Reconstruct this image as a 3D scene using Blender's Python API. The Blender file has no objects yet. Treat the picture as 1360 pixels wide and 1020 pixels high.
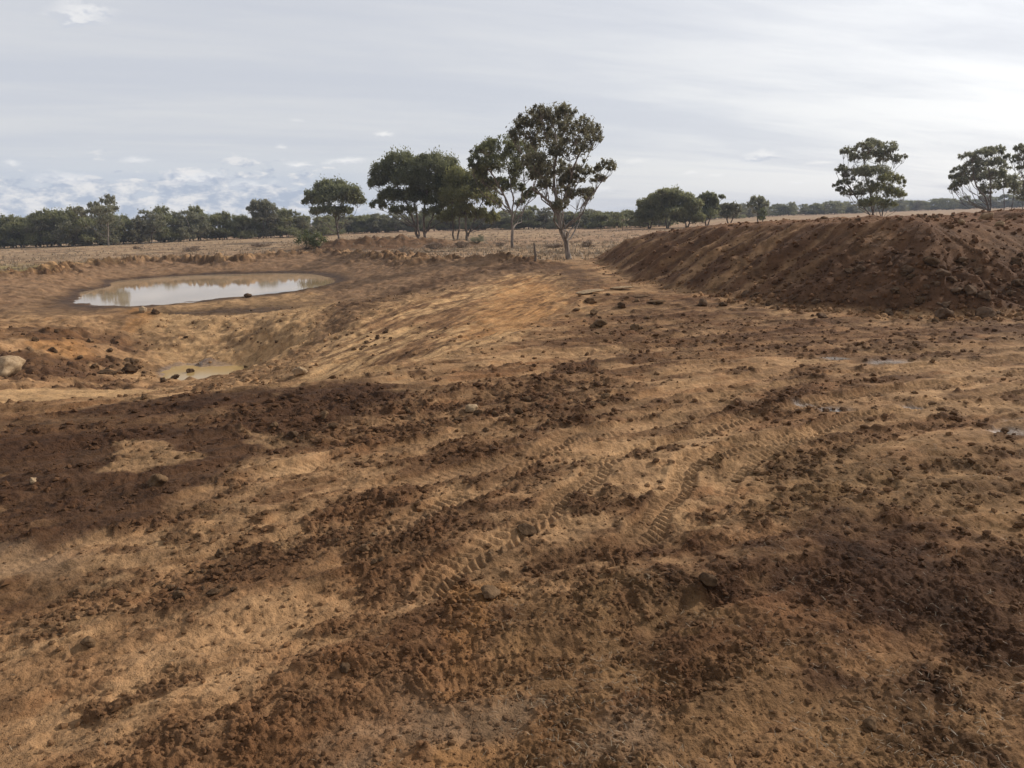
import bpy, math, random
import numpy as np
from mathutils import Vector, Matrix

random.seed(7)
RNG = np.random.default_rng(11)
scene = bpy.context.scene
R = math.radians
TAU = math.tau

# ------------------------------------------------------------------ camera
CAM_H = 3.0
FPX, IW, IH = 1000.0, 1360.0, 1020.0
PITCH = math.atan(220.0 / FPX)
ROLL = R(-1.72)
cam_data = bpy.data.cameras.new('camera')
cam = bpy.data.objects.new('camera', cam_data)
scene.collection.objects.link(cam)
cam_data.sensor_width = 36.0
cam_data.lens = 36.0 * FPX / IW
cam_data.clip_start = 0.05
cam_data.clip_end = 20000.0
CM = (Matrix.Rotation(math.pi / 2 - PITCH, 4, 'X') @ Matrix.Rotation(ROLL, 4, 'Z'))
CM.translation = Vector((0, 0, CAM_H))
cam.matrix_world = CM
scene.camera = cam
CR = np.array(CM.to_3x3())

# ------------------------------------------------------------------ light
SUN_AZ, SUN_EL = R(64.0), R(31.0)          # azimuth to the right of the view (+Y)
sun_dir = Vector((math.sin(SUN_AZ) * math.cos(SUN_EL), math.cos(SUN_AZ) * math.cos(SUN_EL), math.sin(SUN_EL)))
sd = bpy.data.lights.new('sun', 'SUN')
sd.energy = 3.6
sd.angle = R(1.2)
sd.color = (1.0, 0.94, 0.88)
so = bpy.data.objects.new('sun', sd)
so.rotation_euler = (-sun_dir).to_track_quat('-Z', 'Y').to_euler()
scene.collection.objects.link(so)
scene.view_settings.view_transform = 'Standard'
scene.view_settings.look = 'None'
scene.view_settings.exposure = 0.0
scene.view_settings.gamma = 1.0


class NT:
    """tiny node-graph helper"""
    def __init__(self, tree):
        self.t = tree
        self.n = tree.nodes
        self.l = tree.links

    def node(self, kind, **kw):
        nd = self.n.new(kind)
        for k, v in kw.items():
            setattr(nd, k, v)
        return nd

    def put(self, sock, v):
        if isinstance(v, bpy.types.NodeSocket):
            self.l.new(v, sock)
        else:
            sock.default_value = v

    def m(self, op, a, b=0.0, c=0.0, clamp=False):
        nd = self.node('ShaderNodeMath', operation=op, use_clamp=clamp)
        for i, v in enumerate((a, b, c)):
            self.put(nd.inputs[i], v)
        return nd.outputs[0]

    def vm(self, op, a, b=(0, 0, 0)):
        nd = self.node('ShaderNodeVectorMath', operation=op)
        self.put(nd.inputs[0], a)
        self.put(nd.inputs[1], b)
        return nd.outputs['Value'] if op in ('DOT_PRODUCT', 'LENGTH') else nd.outputs['Vector']

    def comb(self, x, y, z):
        nd = self.node('ShaderNodeCombineXYZ')
        for i, v in enumerate((x, y, z)):
            self.put(nd.inputs[i], v)
        return nd.outputs[0]

    def sep(self, v):
        nd = self.node('ShaderNodeSeparateXYZ')
        self.put(nd.inputs[0], v)
        return nd.outputs

    def mix(self, f, a, b, blend='MIX'):
        nd = self.node('ShaderNodeMix', data_type='RGBA', blend_type=blend)
        self.put(nd.inputs[0], f)
        self.put(nd.inputs[6], a)
        self.put(nd.inputs[7], b)
        return nd.outputs[2]

    def noise(self, vec, scale, detail=4.0, rough=0.5, dist=0.0):
        nd = self.node('ShaderNodeTexNoise')
        if vec is not None:
            self.put(nd.inputs['Vector'], vec)
        nd.inputs['Scale'].default_value = scale
        nd.inputs['Detail'].default_value = detail
        nd.inputs['Roughness'].default_value = rough
        nd.inputs['Distortion'].default_value = dist
        return nd.outputs['Fac']

    def rng(self, v, a, b, c=0.0, d=1.0, smooth=True):
        nd = self.node('ShaderNodeMapRange', interpolation_type='SMOOTHSTEP' if smooth else 'LINEAR')
        self.put(nd.inputs[0], v)
        for i, q in enumerate((a, b, c, d)):
            self.put(nd.inputs[1 + i], q)
        return nd.outputs[0]


def ray(px, py):
    v = CR @ np.array(((px - IW / 2) / FPX, -(py - IH / 2) / FPX, -1.0))
    return v / v[1]


def at_z(px, py, z=0.0):
    """ground point that the photograph shows at this place, for height z"""
    v = ray(px, py)
    t = (z - CAM_H) / v[2]
    return (v[0] * t, t)


def at_y(px, py, y):
    v = ray(px, py)
    return (v[0] * y, y, CAM_H + v[2] * y)


# ------------------------------------------------------------------ sky
world = bpy.data.worlds.new('World')
scene.world = world
world.use_nodes = True
W = NT(world.node_tree)
W.n.clear()
tc = W.node('ShaderNodeTexCoord')
D = tc.outputs['Generated']
dx, dy, dz = W.sep(D)
sky = W.node('ShaderNodeTexSky')
sky.sky_type = 'NISHITA'
sky.sun_disc = False
sky.sun_elevation = SUN_EL
sky.sun_rotation = SUN_AZ
sky.air_density = 1.0
sky.dust_density = 1.5
sky.ozone_density = 1.0
az = W.m('ARCTAN2', dx, dy)
el = W.m('ARCSINE', dz)
azd = W.m('MULTIPLY', az, 180 / math.pi)
eld = W.m('MULTIPLY', el, 180 / math.pi)
sdot = W.m('MAXIMUM', W.vm('DOT_PRODUCT', D, tuple(sun_dir)), 0.0)
glow = W.m('POWER', sdot, 3.6)
glow2 = W.m('POWER', sdot, 26.0)
# high veil, streaks seen on a flat cloud sheet
zz = W.m('ADD', W.m('MAXIMUM', dz, 0.0), 0.10)
rot = R(24)
u = W.m('DIVIDE', dx, zz)
v = W.m('DIVIDE', dy, zz)
su = W.m('ADD', W.m('MULTIPLY', u, math.cos(rot) * 0.28), W.m('MULTIPLY', v, math.sin(rot) * 0.28))
sv = W.m('ADD', W.m('MULTIPLY', u, -math.sin(rot)), W.m('MULTIPLY', v, math.cos(rot)))
sheet = W.comb(su, sv, 3.3)
n1 = W.noise(sheet, 0.75, 7.0, 0.55, 0.5)
n2 = W.noise(sheet, 2.6, 6.0, 0.6, 0.3)
veil_n = W.m('ADD', W.m('MULTIPLY', n1, 0.7), W.m('MULTIPLY', n2, 0.3))
base = W.mix(W.rng(veil_n, 0.40, 0.62), (6.4, 6.65, 7.3, 1), (7.4, 7.5, 7.75, 1))
# sky over the camera, out of the picture, is deeper
base = W.mix(W.rng(eld, 24.0, 70.0), base, (3.2, 3.6, 4.6, 1))
streak = W.rng(veil_n, 0.36, 0.60, 0.65, 1.3)
gl = W.m('MULTIPLY', W.m('ADD', W.m('MULTIPLY', glow, 6.6), W.m('MULTIPLY', glow2, 10.0)), streak)
base = W.mix(1.0, base, W.mix(1.0, (1.0, 0.97, 0.90, 1), W.comb(gl, gl, gl), 'MULTIPLY'), 'ADD')
col = W.mix(0.90, sky.outputs[0], base)
# cumulus bank low on the left
warp = W.noise(W.comb(W.m('MULTIPLY', azd, 0.46), W.m('MULTIPLY', eld, 1.25), 4.4), 1.0, 7.0, 0.55, 0.1)
warp2 = W.noise(W.comb(W.m('MULTIPLY', azd, 0.75), W.m('MULTIPLY', eld, 1.5), 7.7), 1.0, 6.0, 0.6, 0.1)
bank_top = W.m('SUBTRACT', 5.6, W.m('MULTIPLY', W.m('MAXIMUM', W.m('ADD', azd, 16.0), 0.0), 0.34))
bank = W.rng(W.m('SUBTRACT', W.m('MULTIPLY', W.m('SUBTRACT', warp, 0.5), 9.5), W.m('SUBTRACT', eld, W.m('MULTIPLY', bank_top, 0.68))), 0.0, 0.8)
bank = W.m('MULTIPLY', bank, W.rng(azd, -6.0, -13.0))
bank = W.m('MULTIPLY', bank, W.rng(eld, 6.6, 3.6))
shade = W.rng(W.m('ADD', W.m('MULTIPLY', warp2, 0.8), W.m('MULTIPLY', warp, 0.3)), 0.44, 0.68)
bcol = W.mix(shade, (4.3, 4.95, 6.1, 1), (8.4, 8.3, 8.3, 1))
lowhaze = W.m('MULTIPLY', W.rng(eld, 6.5, 2.0), W.rng(azd, -2.0, -16.0))
col = W.mix(W.m('MULTIPLY', lowhaze, 0.65), col, (5.2, 5.9, 7.0, 1))
col = W.mix(W.m('MULTIPLY', bank, 0.9), col, bcol)


def small_cloud(px, py, rx, ry, grey, dens):
    global col
    d = Vector(ray(px, py)).normalized()
    a0 = math.degrees(math.atan2(d.x, d.y))
    e0 = math.degrees(math.asin(d.z))
    rx_, ry_ = rx / 17.0, ry / 17.0
    nse = W.m('SUBTRACT', warp2, 0.5)
    uu = W.m('DIVIDE', W.m('ADD', W.m('SUBTRACT', azd, a0), W.m('MULTIPLY', nse, rx_ * 1.2)), rx_)
    vv = W.m('DIVIDE', W.m('ADD', W.m('SUBTRACT', eld, e0), W.m('MULTIPLY', nse, ry_ * 2.2)), ry_)
    # flat base: the lower side falls off three times as fast
    vv2 = W.m('MAXIMUM', vv, W.m('MULTIPLY', vv, -2.2))
    rr = W.m('SQRT', W.m('ADD', W.m('MULTIPLY', uu, uu), W.m('MULTIPLY', vv2, vv2)))
    msk = W.m('MULTIPLY', W.rng(rr, 1.05, 0.0), dens)
    c = W.mix(W.m('MULTIPLY', W.rng(vv, 0.35, -0.15), grey), (9.6, 9.5, 9.4, 1), (5.6, 6.0, 6.9, 1))
    col = W.mix(msk, col, c)


for c in ((108, 24, 40, 22, 0.95, 0.75), (510, 179, 16, 7, 0.2, 0.9), (458, 216, 30, 7, 0.5, 0.9), (396, 220, 24, 6, 0.6, 0.8),
          (374, 196, 10, 4, 0.3, 0.6), (395, 161, 12, 5, 0.3, 0.35), (1015, 209, 34, 10, 0.9, 0.9), (1088, 218, 24, 5, 0.1, 0.8),
          (1060, 244, 20, 5, 0.2, 0.8), (846, 214, 18, 5, 0.1, 0.5), (918, 230, 12, 4, 0.1, 0.7), (948, 234, 14, 4, 0.1, 0.6),
          (800, 252, 26, 6, 0.2, 0.5), (16, 218, 12, 6, 0.5, 0.6), (182, 214, 22, 7, 0.4, 0.6), (262, 240, 44, 15, 0.95, 0.75),
          (85, 240, 40, 12, 0.6, 0.6), (330, 248, 40, 9, 0.9, 0.6)):
    small_cloud(*c)
bg = W.node('ShaderNodeBackground')
W.put(bg.inputs[0], col)
bg.inputs[1].default_value = 0.10
wo = W.node('ShaderNodeOutputWorld')
W.l.new(bg.outputs[0], wo.inputs[0])

# ------------------------------------------------------------------ tagging
COL = scene.collection


def tag(o, label=None, cat=None, group=None, kind=None):
    if label:
        o['label'] = label
    if cat:
        o['category'] = cat
    if group:
        o['group'] = group
    if kind:
        o['kind'] = kind
    return o


def link(name, me, mat=None, parent=None):
    o = bpy.data.objects.new(name, me)
    COL.objects.link(o)
    if mat is not None and me is not None and not me.materials:
        me.materials.append(mat)
    if parent is not None:
        o.parent = parent
    return o


def empty(name, loc, rz=0.0):
    o = bpy.data.objects.new(name, None)
    o.location = loc
    o.rotation_euler = (0, 0, rz)
    o.empty_display_size = 0.3
    COL.objects.link(o)
    return o


def mesh_np(name, verts, faces, smooth=False, attrs=None):
    """verts (N,3); faces (M,k) all of one size"""
    me = bpy.data.meshes.new(name)
    verts = np.ascontiguousarray(verts, dtype=np.float32)
    faces = np.ascontiguousarray(faces, dtype=np.int32)
    k = faces.shape[1]
    me.vertices.add(len(verts))
    me.vertices.foreach_set('co', verts.ravel())
    me.loops.add(faces.size)
    me.loops.foreach_set('vertex_index', faces.ravel())
    me.polygons.add(len(faces))
    me.polygons.foreach_set('loop_start', np.arange(0, faces.size, k, dtype=np.int32))
    me.polygons.foreach_set('use_smooth', np.full(len(faces), smooth, dtype=bool))
    for an, arr in (attrs or {}).items():
        if arr.ndim == 2:
            a = me.attributes.new(an, 'FLOAT_COLOR', 'POINT')
            a.data.foreach_set('color', np.ascontiguousarray(arr, dtype=np.float32).ravel())
        else:
            a = me.attributes.new(an, 'FLOAT', 'POINT')
            a.data.foreach_set('value', np.ascontiguousarray(arr, dtype=np.float32))
    me.update(calc_edges=True)
    return me


# ------------------------------------------------------------------ noise
def _hash(ix, iy, seed):
    h = (ix.astype(np.int64) * 374761393 + iy.astype(np.int64) * 668265263 + seed * 1274126177) & 0xFFFFFFFF
    h = ((h ^ (h >> 13)) * 1274126177) & 0xFFFFFFFF
    h = h ^ (h >> 16)
    return (h & 0xFFFFFF).astype(np.float32) / np.float32(16777216.0)


def perlin(x, y, seed=0):
    xi = np.floor(x)
    yi = np.floor(y)
    fx = (x - xi).astype(np.float32)
    fy = (y - yi).astype(np.float32)
    xi = xi.astype(np.int64)
    yi = yi.astype(np.int64)
    ux = fx * fx * fx * (fx * (fx * 6 - 15) + 10)
    uy = fy * fy * fy * (fy * (fy * 6 - 15) + 10)

    def g(ax, ay, bx, by):
        a = _hash(xi + ax, yi + ay, seed) * TAU
        return np.cos(a) * bx + np.sin(a) * by
    n00 = g(0, 0, fx, fy)
    n10 = g(1, 0, fx - 1, fy)
    n01 = g(0, 1, fx, fy - 1)
    n11 = g(1, 1, fx - 1, fy - 1)
    a = n00 + ux * (n10 - n00)
    b = n01 + ux * (n11 - n01)
    return (a + uy * (b - a)) * 1.5


def fbm(x, y, lam, octs, seed=0, gain=0.5, fil=None):
    """sum of octaves starting at wavelength lam; fil = smallest wavelength the mesh can carry"""
    out = np.zeros(np.shape(x), dtype=np.float32)
    amp, l = 1.0, lam
    for i in range(octs):
        n = perlin(x / l, y / l, seed + i * 17) * amp
        if fil is not None:
            n = n * np.clip(l / fil - 1.0, 0, 1)
        out += n
        amp *= gain
        l *= 0.5
    return out


def clods(x, y, lam, seed=0, dens=0.6, fil=None):
    """rounded lumps on a jittered lattice: 0 .. 1"""
    X = x / lam
    Y = y / lam
    xi = np.floor(X).astype(np.int64)
    yi = np.floor(Y).astype(np.int64)
    out = np.zeros(np.shape(x), dtype=np.float32)
    for ax in (-1, 0, 1):
        for ay in (-1, 0, 1):
            cx, cy = xi + ax, yi + ay
            px = cx + _hash(cx, cy, seed)
            py = cy + _hash(cx, cy, seed + 1)
            s = _hash(cx, cy, seed + 2)
            a = _hash(cx, cy, seed + 3) * 3.1416
            rad = 0.30 + 0.45 * s
            ddx = (X - px).astype(np.float32)
            ddy = (Y - py).astype(np.float32)
            ca, sa = np.cos(a), np.sin(a)
            q = ((ddx * ca + ddy * sa) / rad) ** 2 + ((-ddx * sa + ddy * ca) / (rad * 0.7)) ** 2
            h = np.sqrt(np.clip(1 - q, 0, 1)) * rad * 1.6
            h = np.where(_hash(cx, cy, seed + 4) < dens, h, 0)
            out = np.maximum(out, h)
    if fil is not None:
        out = out * np.clip(lam / fil - 1.0, 0, 1)
    return out


def sstep(a, b, v):
    t = np.clip((v - a) / (b - a), 0, 1)
    return t * t * (3 - 2 * t)


def seg_dist(x, y, pts, closed=False):
    """distance to a polyline, nearest segment index, parameter in it, side"""
    pts = np.asarray(pts, dtype=float)
    n = len(pts)
    m = n if closed else n - 1
    best = np.full(np.shape(x), 1e9)
    bi = np.zeros(np.shape(x), dtype=np.int32)
    bt = np.zeros(np.shape(x))
    side = np.ones(np.shape(x))
    for i in range(m):
        ax, ay = pts[i][:2]
        bx, by = pts[(i + 1) % n][:2]
        ex, ey = bx - ax, by - ay
        t = np.clip(((x - ax) * ex + (y - ay) * ey) / (ex * ex + ey * ey + 1e-12), 0, 1)
        d = (x - ax - t * ex) ** 2 + (y - ay - t * ey) ** 2
        k = d < best
        best = np.where(k, d, best)
        bi = np.where(k, i, bi)
        bt = np.where(k, t, bt)
        side = np.where(k, np.sign(ex * (y - ay) - ey * (x - ax)), side)
    return np.sqrt(best), bi, bt, side


def inside(x, y, pts):
    c = np.zeros(np.shape(x), dtype=bool)
    n = len(pts)
    for i in range(n):
        ax, ay = pts[i][:2]
        bx, by = pts[(i + 1) % n][:2]
        k = ((ay > y) != (by > y)) & (x < (bx - ax) * (y - ay) / (by - ay + 1e-12) + ax)
        c ^= k
    return c


def sdf(x, y, pts):
    d = seg_dist(x, y, pts, closed=True)[0]
    return np.where(inside(x, y, pts), d, -d)


# ------------------------------------------------------------------ the dug basin (control heights)
Z_POND = -1.2
Z_SUMP = -2.62
SUMP = at_z(280, 496, Z_SUMP)
ctrl = []
for px, py, z in (
        # near rim and right-hand rim
        (-90, 548, 0), (0, 545, 0), (120, 538, 0), (240, 526, 0), (400, 510, 0), (500, 494, 0), (600, 474, 0), (700, 448, 0), (775, 420, 0),
        (785, 388, 0), (745, 364, 0), (660, 354, 0), (590, 352, 0),
        # floor behind the near rim
        (0, 524, -1.35), (100, 525, -1.45), (200, 519, -1.85), (232, 508, -2.3), (275, 495, -2.75), (250, 490, -2.72), (310, 492, -2.72), (340, 485, -2.35),
        (0, 480, -1.3), (80, 457, -1.3), (150, 484, -2.05), (0, 430, -1.0), (100, 432, -1.15), (0, 400, -0.75), (0, 380, -0.4), (-120, 440, -0.8),
        # ridge between pond and pit, and the pit face below it
        (120, 416, -1.02), (200, 417, -1.05), (300, 408, -1.03), (380, 397, -0.98), (430, 384, -0.9),
        (200, 440, -1.65), (250, 466, -2.25), (300, 450, -1.9), (350, 440, -1.5), (400, 470, -1.55), (400, 430, -1.12), (350, 478, -2.1),
        # cut batter on the right
        (450, 480, -0.95), (500, 440, -0.85), (550, 400, -0.62), (600, 440, -0.52), (650, 400, -0.36), (700, 402, -0.14), (500, 392, -0.85),
        (450, 402, -1.0), (480, 370, -0.9), (560, 370, -0.4), (400, 494, -1.05), (520, 470, -0.5), (640, 372, -0.25),
        # pond bed and beach
        (250, 385, -2.0), (150, 393, -1.7), (380, 374, -1.6), (320, 378, -1.9), (200, 380, -1.8),
        (88, 400, -1.17), (150, 408, -1.17), (220, 406, -1.17), (294, 397, -1.17), (350, 392, -1.17), (400, 386, -1.17), (447, 369, -1.17),
        (132, 383.5, -1.2), (191, 370, -1.2), (250, 366, -1.2), (320, 364, -1.2), (400, 363, -1.2),
        (250, 352, -0.62), (400, 350, -0.6), (100, 371, -0.6), (450, 346, -0.42), (505, 356, -0.6), (180, 358, -0.6), (40, 385, -0.6)):
    x, y = at_z(px, py, z)
    ctrl.append((x, y, z))
ctrl += [(-13, 16.0, -1.15), (-9.5, 16.3, -1.25), (-6.5, 17.2, -1.4), (-4.5, 18.5, -1.2), (-24, 18, -1.0), (-34, 30, -0.9), (-44, 44, -0.5), (-30, 24, -1.1)]
ctrl = np.array(ctrl)


def tps_fit(c, lam=0.02):
    s = 30.0
    X = c[:, :2] / s
    d = np.sqrt(((X[:, None] - X[None]) ** 2).sum(-1)) + 1e-9
    K = d * d * np.log(d) + lam * np.eye(len(c)) * 0.02
    P = np.hstack([np.ones((len(c), 1)), X])
    A = np.block([[K, P], [P.T, np.zeros((3, 3))]])
    b = np.concatenate([c[:, 2], np.zeros(3)])
    w = np.linalg.solve(A, b)
    return X, w, s


TX, TW, TS = tps_fit(ctrl)
GX = np.linspace(-62, 12, 260)
GY = np.linspace(8, 100, 320)
_gx, _gy = np.meshgrid(GX, GY)
_acc = TW[-3] + TW[-2] * _gx / TS + TW[-1] * _gy / TS
for _i in range(len(TX)):
    _d = np.sqrt((_gx / TS - TX[_i, 0]) ** 2 + (_gy / TS - TX[_i, 1]) ** 2) + 1e-9
    _acc += TW[_i] * _d * _d * np.log(_d)
TPS = np.clip(_acc, -3.0, 0.15)


def tps_eval(x, y):
    fx = np.clip((x - GX[0]) / (GX[1] - GX[0]), 0, len(GX) - 1.001)
    fy = np.clip((y - GY[0]) / (GY[1] - GY[0]), 0, len(GY) - 1.001)
    i, j = fx.astype(int), fy.astype(int)
    a, b = fx - i, fy - j
    return (TPS[j, i] * (1 - a) * (1 - b) + TPS[j, i + 1] * a * (1 - b) + TPS[j + 1, i] * (1 - a) * b + TPS[j + 1, i + 1] * a * b)


basin = [at_z(*p) for p in ((-90, 548), (0, 545), (120, 538), (240, 526), (400, 510), (500, 494), (600, 474), (700, 448), (778, 420), (790, 388), (748, 363),
                            (700, 350), (640, 347), (560, 349), (520, 341), (430, 336), (360, 339), (300, 343), (230, 343), (170, 346), (100, 353), (60, 362), (0, 367))]
basin += [(-52, 48), (-46, 26), (-26, 14.5)]
# spoil mounds: toe points with crest height and face width
mound1 = [at_z(776, 347) + (1.0, 2.6), at_z(800, 353) + (2.0, 3.2), at_z(830, 373) + (2.3, 4.2), at_z(900, 388) + (2.45, 4.6), at_z(970, 402) + (2.62, 4.9),
          at_z(1040, 412) + (2.68, 5.0), at_z(1150, 420) + (2.74, 5.0), at_z(1250, 425) + (2.72, 5.0), at_z(1305, 426) + (2.72, 5.0), at_z(1360, 424) + (2.6, 5.0), at_z(1420, 420) + (2.0, 5.0),
          (21, 22.2, 1.6, 5.0), (36, 24, 1.5, 5.0), (38, 37, 2.6, 4), (22, 38, 2.7, 4), (17.5, 46, 2.5, 4), (15, 60, 1.9, 4), (9.5, 63, 1.2, 4), (7.0, 57, 0.9, 3.2)]
mound2 = [(17.0, 27.5, 2.6, 3.4), (19, 26.2, 2.74, 3.4), (26, 26.5, 2.8, 3.6), (40, 28, 2.8, 3.6), (44, 48, 2.6, 4), (21, 44, 2.5, 4), (17.5, 34, 2.6, 4)]


def mound_h(x, y, pts, seed, fil):
    d, bi, bt, _ = seg_dist(x, y, pts, closed=True)
    ins = inside(x, y, pts)
    P = np.array(pts)
    n = len(P)
    wt = [1.0 / (((x - p[0]) ** 2 + (y - p[1]) ** 2) + 1.5) ** 1.5 for p in P]
    ws = sum(wt)
    hc = sum(a * p[2] for a, p in zip(wt, P)) / ws
    w = sum(a * p[3] for a, p in zip(wt, P)) / ws
    L = np.concatenate([[0], np.cumsum(np.hypot(*(np.roll(P[:, :2], -1, 0) - P[:, :2]).T))])
    s = L[bi] + bt * (L[bi + 1] - L[bi])
    # gullies and push ridges that run down the face
    gul = perlin(s / 2.3 + d * 0.05, s * 0 + 3.1, seed) * 0.7 + perlin(s / 0.95 + d * 0.09, d * 0.12, seed + 5) * 0.6 + perlin(s / 0.42, d * 0.2, seed + 9) * 0.3
    env = np.clip(d / w * 2.2, 0, 1) * np.clip((1.12 - d / w) * 1.6, 0.0, 1)
    dd = np.maximum(d + gul * 0.85 * env + fbm(x, y, 1.6, 3, seed + 31) * 0.22, 0)
    t = dd / w
    prof = np.where(t < 0.95, t, 0.95 + 0.05 * (1 - np.exp(-(t - 0.95) / 0.05)))
    prof = np.where(t < 0.12, t * t / 0.24 + 0.0, prof - 0.06 * np.exp(-((t - 0.12) / 0.2)))
    top = np.clip((t - 0.85) / 0.3, 0, 1)
    h = hc * np.clip(prof, 0, 2)
    h += top * (fbm(x, y, 1.3, 5, seed + 40, 0.6, fil=fil) * 0.13)
    h += env * fbm(x, y, 1.1, 5, seed + 50, 0.7, fil=fil) * 0.10
    return np.where(ins, h, 0.0), np.where(ins, t, 0.0), s


# soil patches: outlines on the ground; each gets noisy soft edges
def wpoly(*p):
    return [at_z(*q) for q in p]


P_DARK_LEFT = wpoly((-80, 552), (0, 550), (130, 543), (250, 531), (400, 514), (480, 503), (560, 512), (545, 535), (440, 560), (410, 598), (330, 612), (280, 645), (190, 690), (60, 735), (-80, 760))
P_PALE_SPOTS = [(wpoly((130, 612), (170, 588), (240, 586), (270, 612), (200, 625), (150, 625)), 0.9),
                (wpoly((320, 592), (345, 574), (390, 578), (400, 592), (350, 604)), 0.8),
                (wpoly((325, 733), (360, 727), (390, 742), (375, 750), (340, 745)), 1.0)]
P_CLODS = [wpoly((320, 552), (360, 530), (450, 522), (560, 528), (640, 520), (745, 486), (790, 480), (835, 505), (855, 548), (800, 585), (700, 585), (620, 568), (540, 590), (430, 600), (330, 575)),
           wpoly((130, 782), (200, 765), (290, 735), (345, 745), (385, 775), (340, 800), (180, 805)),
           wpoly((395, 712), (430, 680), (520, 650), (590, 672), (625, 700), (590, 735), (480, 768), (420, 740)),
           wpoly((590, 760), (640, 735), (720, 700), (740, 712), (690, 730), (620, 770)),
           wpoly((180, 690), (250, 655), (350, 628), (380, 640), (280, 665), (200, 700)),
           wpoly((690, 795), (740, 765), (810, 750), (800, 775), (740, 800)),
           wpoly((540, 850), (555, 808), (620, 815), (610, 850), (570, 870)),
           wpoly((420, 880), (520, 868), (600, 900), (560, 925), (450, 905)),
           wpoly((905, 790), (930, 765), (970, 762), (985, 785), (940, 800)),
           wpoly((760, 440), (780, 395), (850, 388), (960, 400), (1060, 425), (1360, 430), (1400, 455), (1100, 470), (900, 470), (800, 460)),
           wpoly((860, 560), (1000, 525), (1110, 512), (1150, 520), (1040, 545), (900, 575)),
           wpoly((1030, 470), (1180, 455), (1300, 460), (1290, 475), (1120, 482)),
           wpoly((640, 640), (700, 620), (760, 625), (720, 655), (660, 662)),
           wpoly((970, 600), (1100, 590), (1130, 620), (1030, 640), (960, 630))]
P_DARK_RIGHT = wpoly((1060, 700), (1130, 685), (1240, 715), (1330, 725), (1420, 760), (1450, 960), (1260, 950), (1170, 920), (1110, 850), (1030, 800), (940, 775), (990, 735))
P_FORE = wpoly((150, 1040), (300, 930), (430, 870), (600, 850), (720, 785), (900, 770), (1000, 700), (1450, 640), (1500, 1300), (100, 1300))
P_RED_RIGHT = wpoly((900, 820), (960, 750), (1080, 690), (1240, 710), (1220, 800), (1100, 860), (960, 900), (850, 990), (780, 960))
P_STRAWY = [wpoly((560, 1030), (600, 900), (680, 800), (820, 755), (960, 770), (1010, 860), (1120, 900), (1380, 950), (1420, 1050), (1300, 1150), (600, 1150)),
            wpoly((980, 600), (1120, 580), (1230, 640), (1180, 700), (1040, 700), (960, 670)),
            wpoly((1200, 600), (1360, 590), (1420, 700), (1330, 730), (1210, 680))]
P_GREYMUD = [wpoly((430, 950), (500, 905), (620, 930), (700, 970), (620, 1010), (480, 1000)),
             wpoly((790, 1025), (830, 985), (900, 980), (950, 1010), (930, 1040), (850, 1060)),
             wpoly((-60, 760), (40, 720), (130, 730), (60, 780), (-40, 800))]
P_ORANGE = [wpoly((530, 1030), (560, 985), (640, 985), (660, 1030), (600, 1060)),
            wpoly((560, 900), (600, 780), (700, 770), (660, 800), (600, 860))]
P_BATTER = wpoly((395, 510), (330, 500), (380, 440), (440, 410), (560, 378), (690, 362), (748, 368), (775, 400), (735, 432), (640, 462), (520, 488), (450, 503))
P_BATTER_ORANGE = wpoly((620, 440), (640, 395), (700, 365), (760, 385), (750, 420), (690, 440))
P_FLOOR_PALE = [at_z(-60, 542, -1.2), at_z(0, 539, -1.3), at_z(110, 535, -1.45), at_z(235, 524, -1.9), at_z(215, 514, -1.9), at_z(120, 514, -1.5), at_z(0, 514, -1.3), at_z(-60, 514, -1.2)]
P_ORANGE_LEFT = [[at_z(*q, -1.3) for q in ((40, 462), (60, 444), (110, 447), (128, 462), (80, 470))], [at_z(*q, -1.5) for q in ((165, 438), (178, 420), (200, 424), (192, 436))]]
P_TRACKMUD = wpoly((440, 388), (500, 372), (620, 358), (700, 349), (760, 352), (800, 374), (765, 384), (735, 360), (640, 360), (540, 374), (470, 392), (430, 404))
P_PITFLOOR = [at_z(*q, -1.6) for q in ((180, 440), (230, 418), (330, 408), (420, 405), (440, 430), (400, 470), (330, 485), (250, 470))]

# wheel tracks over the ground: centre line, half width, depth, tread strength
TRACKS = [(((560, 790), (600, 752), (668, 722), (735, 690), (762, 660), (800, 622), (880, 588), (980, 556), (1100, 532), (1230, 512), (1400, 494)), 0.16, 0.035, 1.0),
          (((440, 740), (500, 712), (590, 672), (655, 650), (720, 600), (790, 570), (870, 548), (980, 522), (1100, 502), (1230, 488), (1400, 474)), 0.16, 0.03, 0.8),
          (((868, 760), (868, 722), (870, 690), (884, 650), (930, 618), (1010, 590), (1120, 562), (1240, 540), (1400, 520)), 0.15, 0.035, 1.0),
          (((930, 700), (950, 660), (990, 610), (1080, 575), (1200, 545), (1400, 505)), 0.15, 0.02, 0.6),
          (((0, 770), (120, 700), (260, 662), (400, 622), (520, 596), (640, 575), (760, 560), (900, 520), (1100, 480), (1400, 450)), 0.22, 0.025, 0.3),
          (((0, 860), (140, 790), (300, 720), (430, 660), (560, 640), (680, 612), (800, 580), (960, 540)), 0.22, 0.02, 0.3)]
TRACKS = [(wpoly(*p), w, d, t) for p, w, d, t in TRACKS]
PUDDLES = [(1180, 481, 0.62, 0.17), (1108, 544, 0.36, 0.11), (1338, 576, 0.38, 0.11), (1108, 475, 0.42, 0.11), (1068, 537, 0.26, 0.07),
           (1212, 543, 0.24, 0.06), (1352, 560, 0.25, 0.06)]
PUDDLES = [(at_z(a, b), rx * 0.48, ry * 0.5) for a, b, rx, ry in PUDDLES]


def C(*rgb):
    return np.array([((c / 255.0 + 0.055) / 1.055) ** 2.4 if c > 10 else c / 255.0 / 12.92 for c in rgb], dtype=np.float32)


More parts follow.
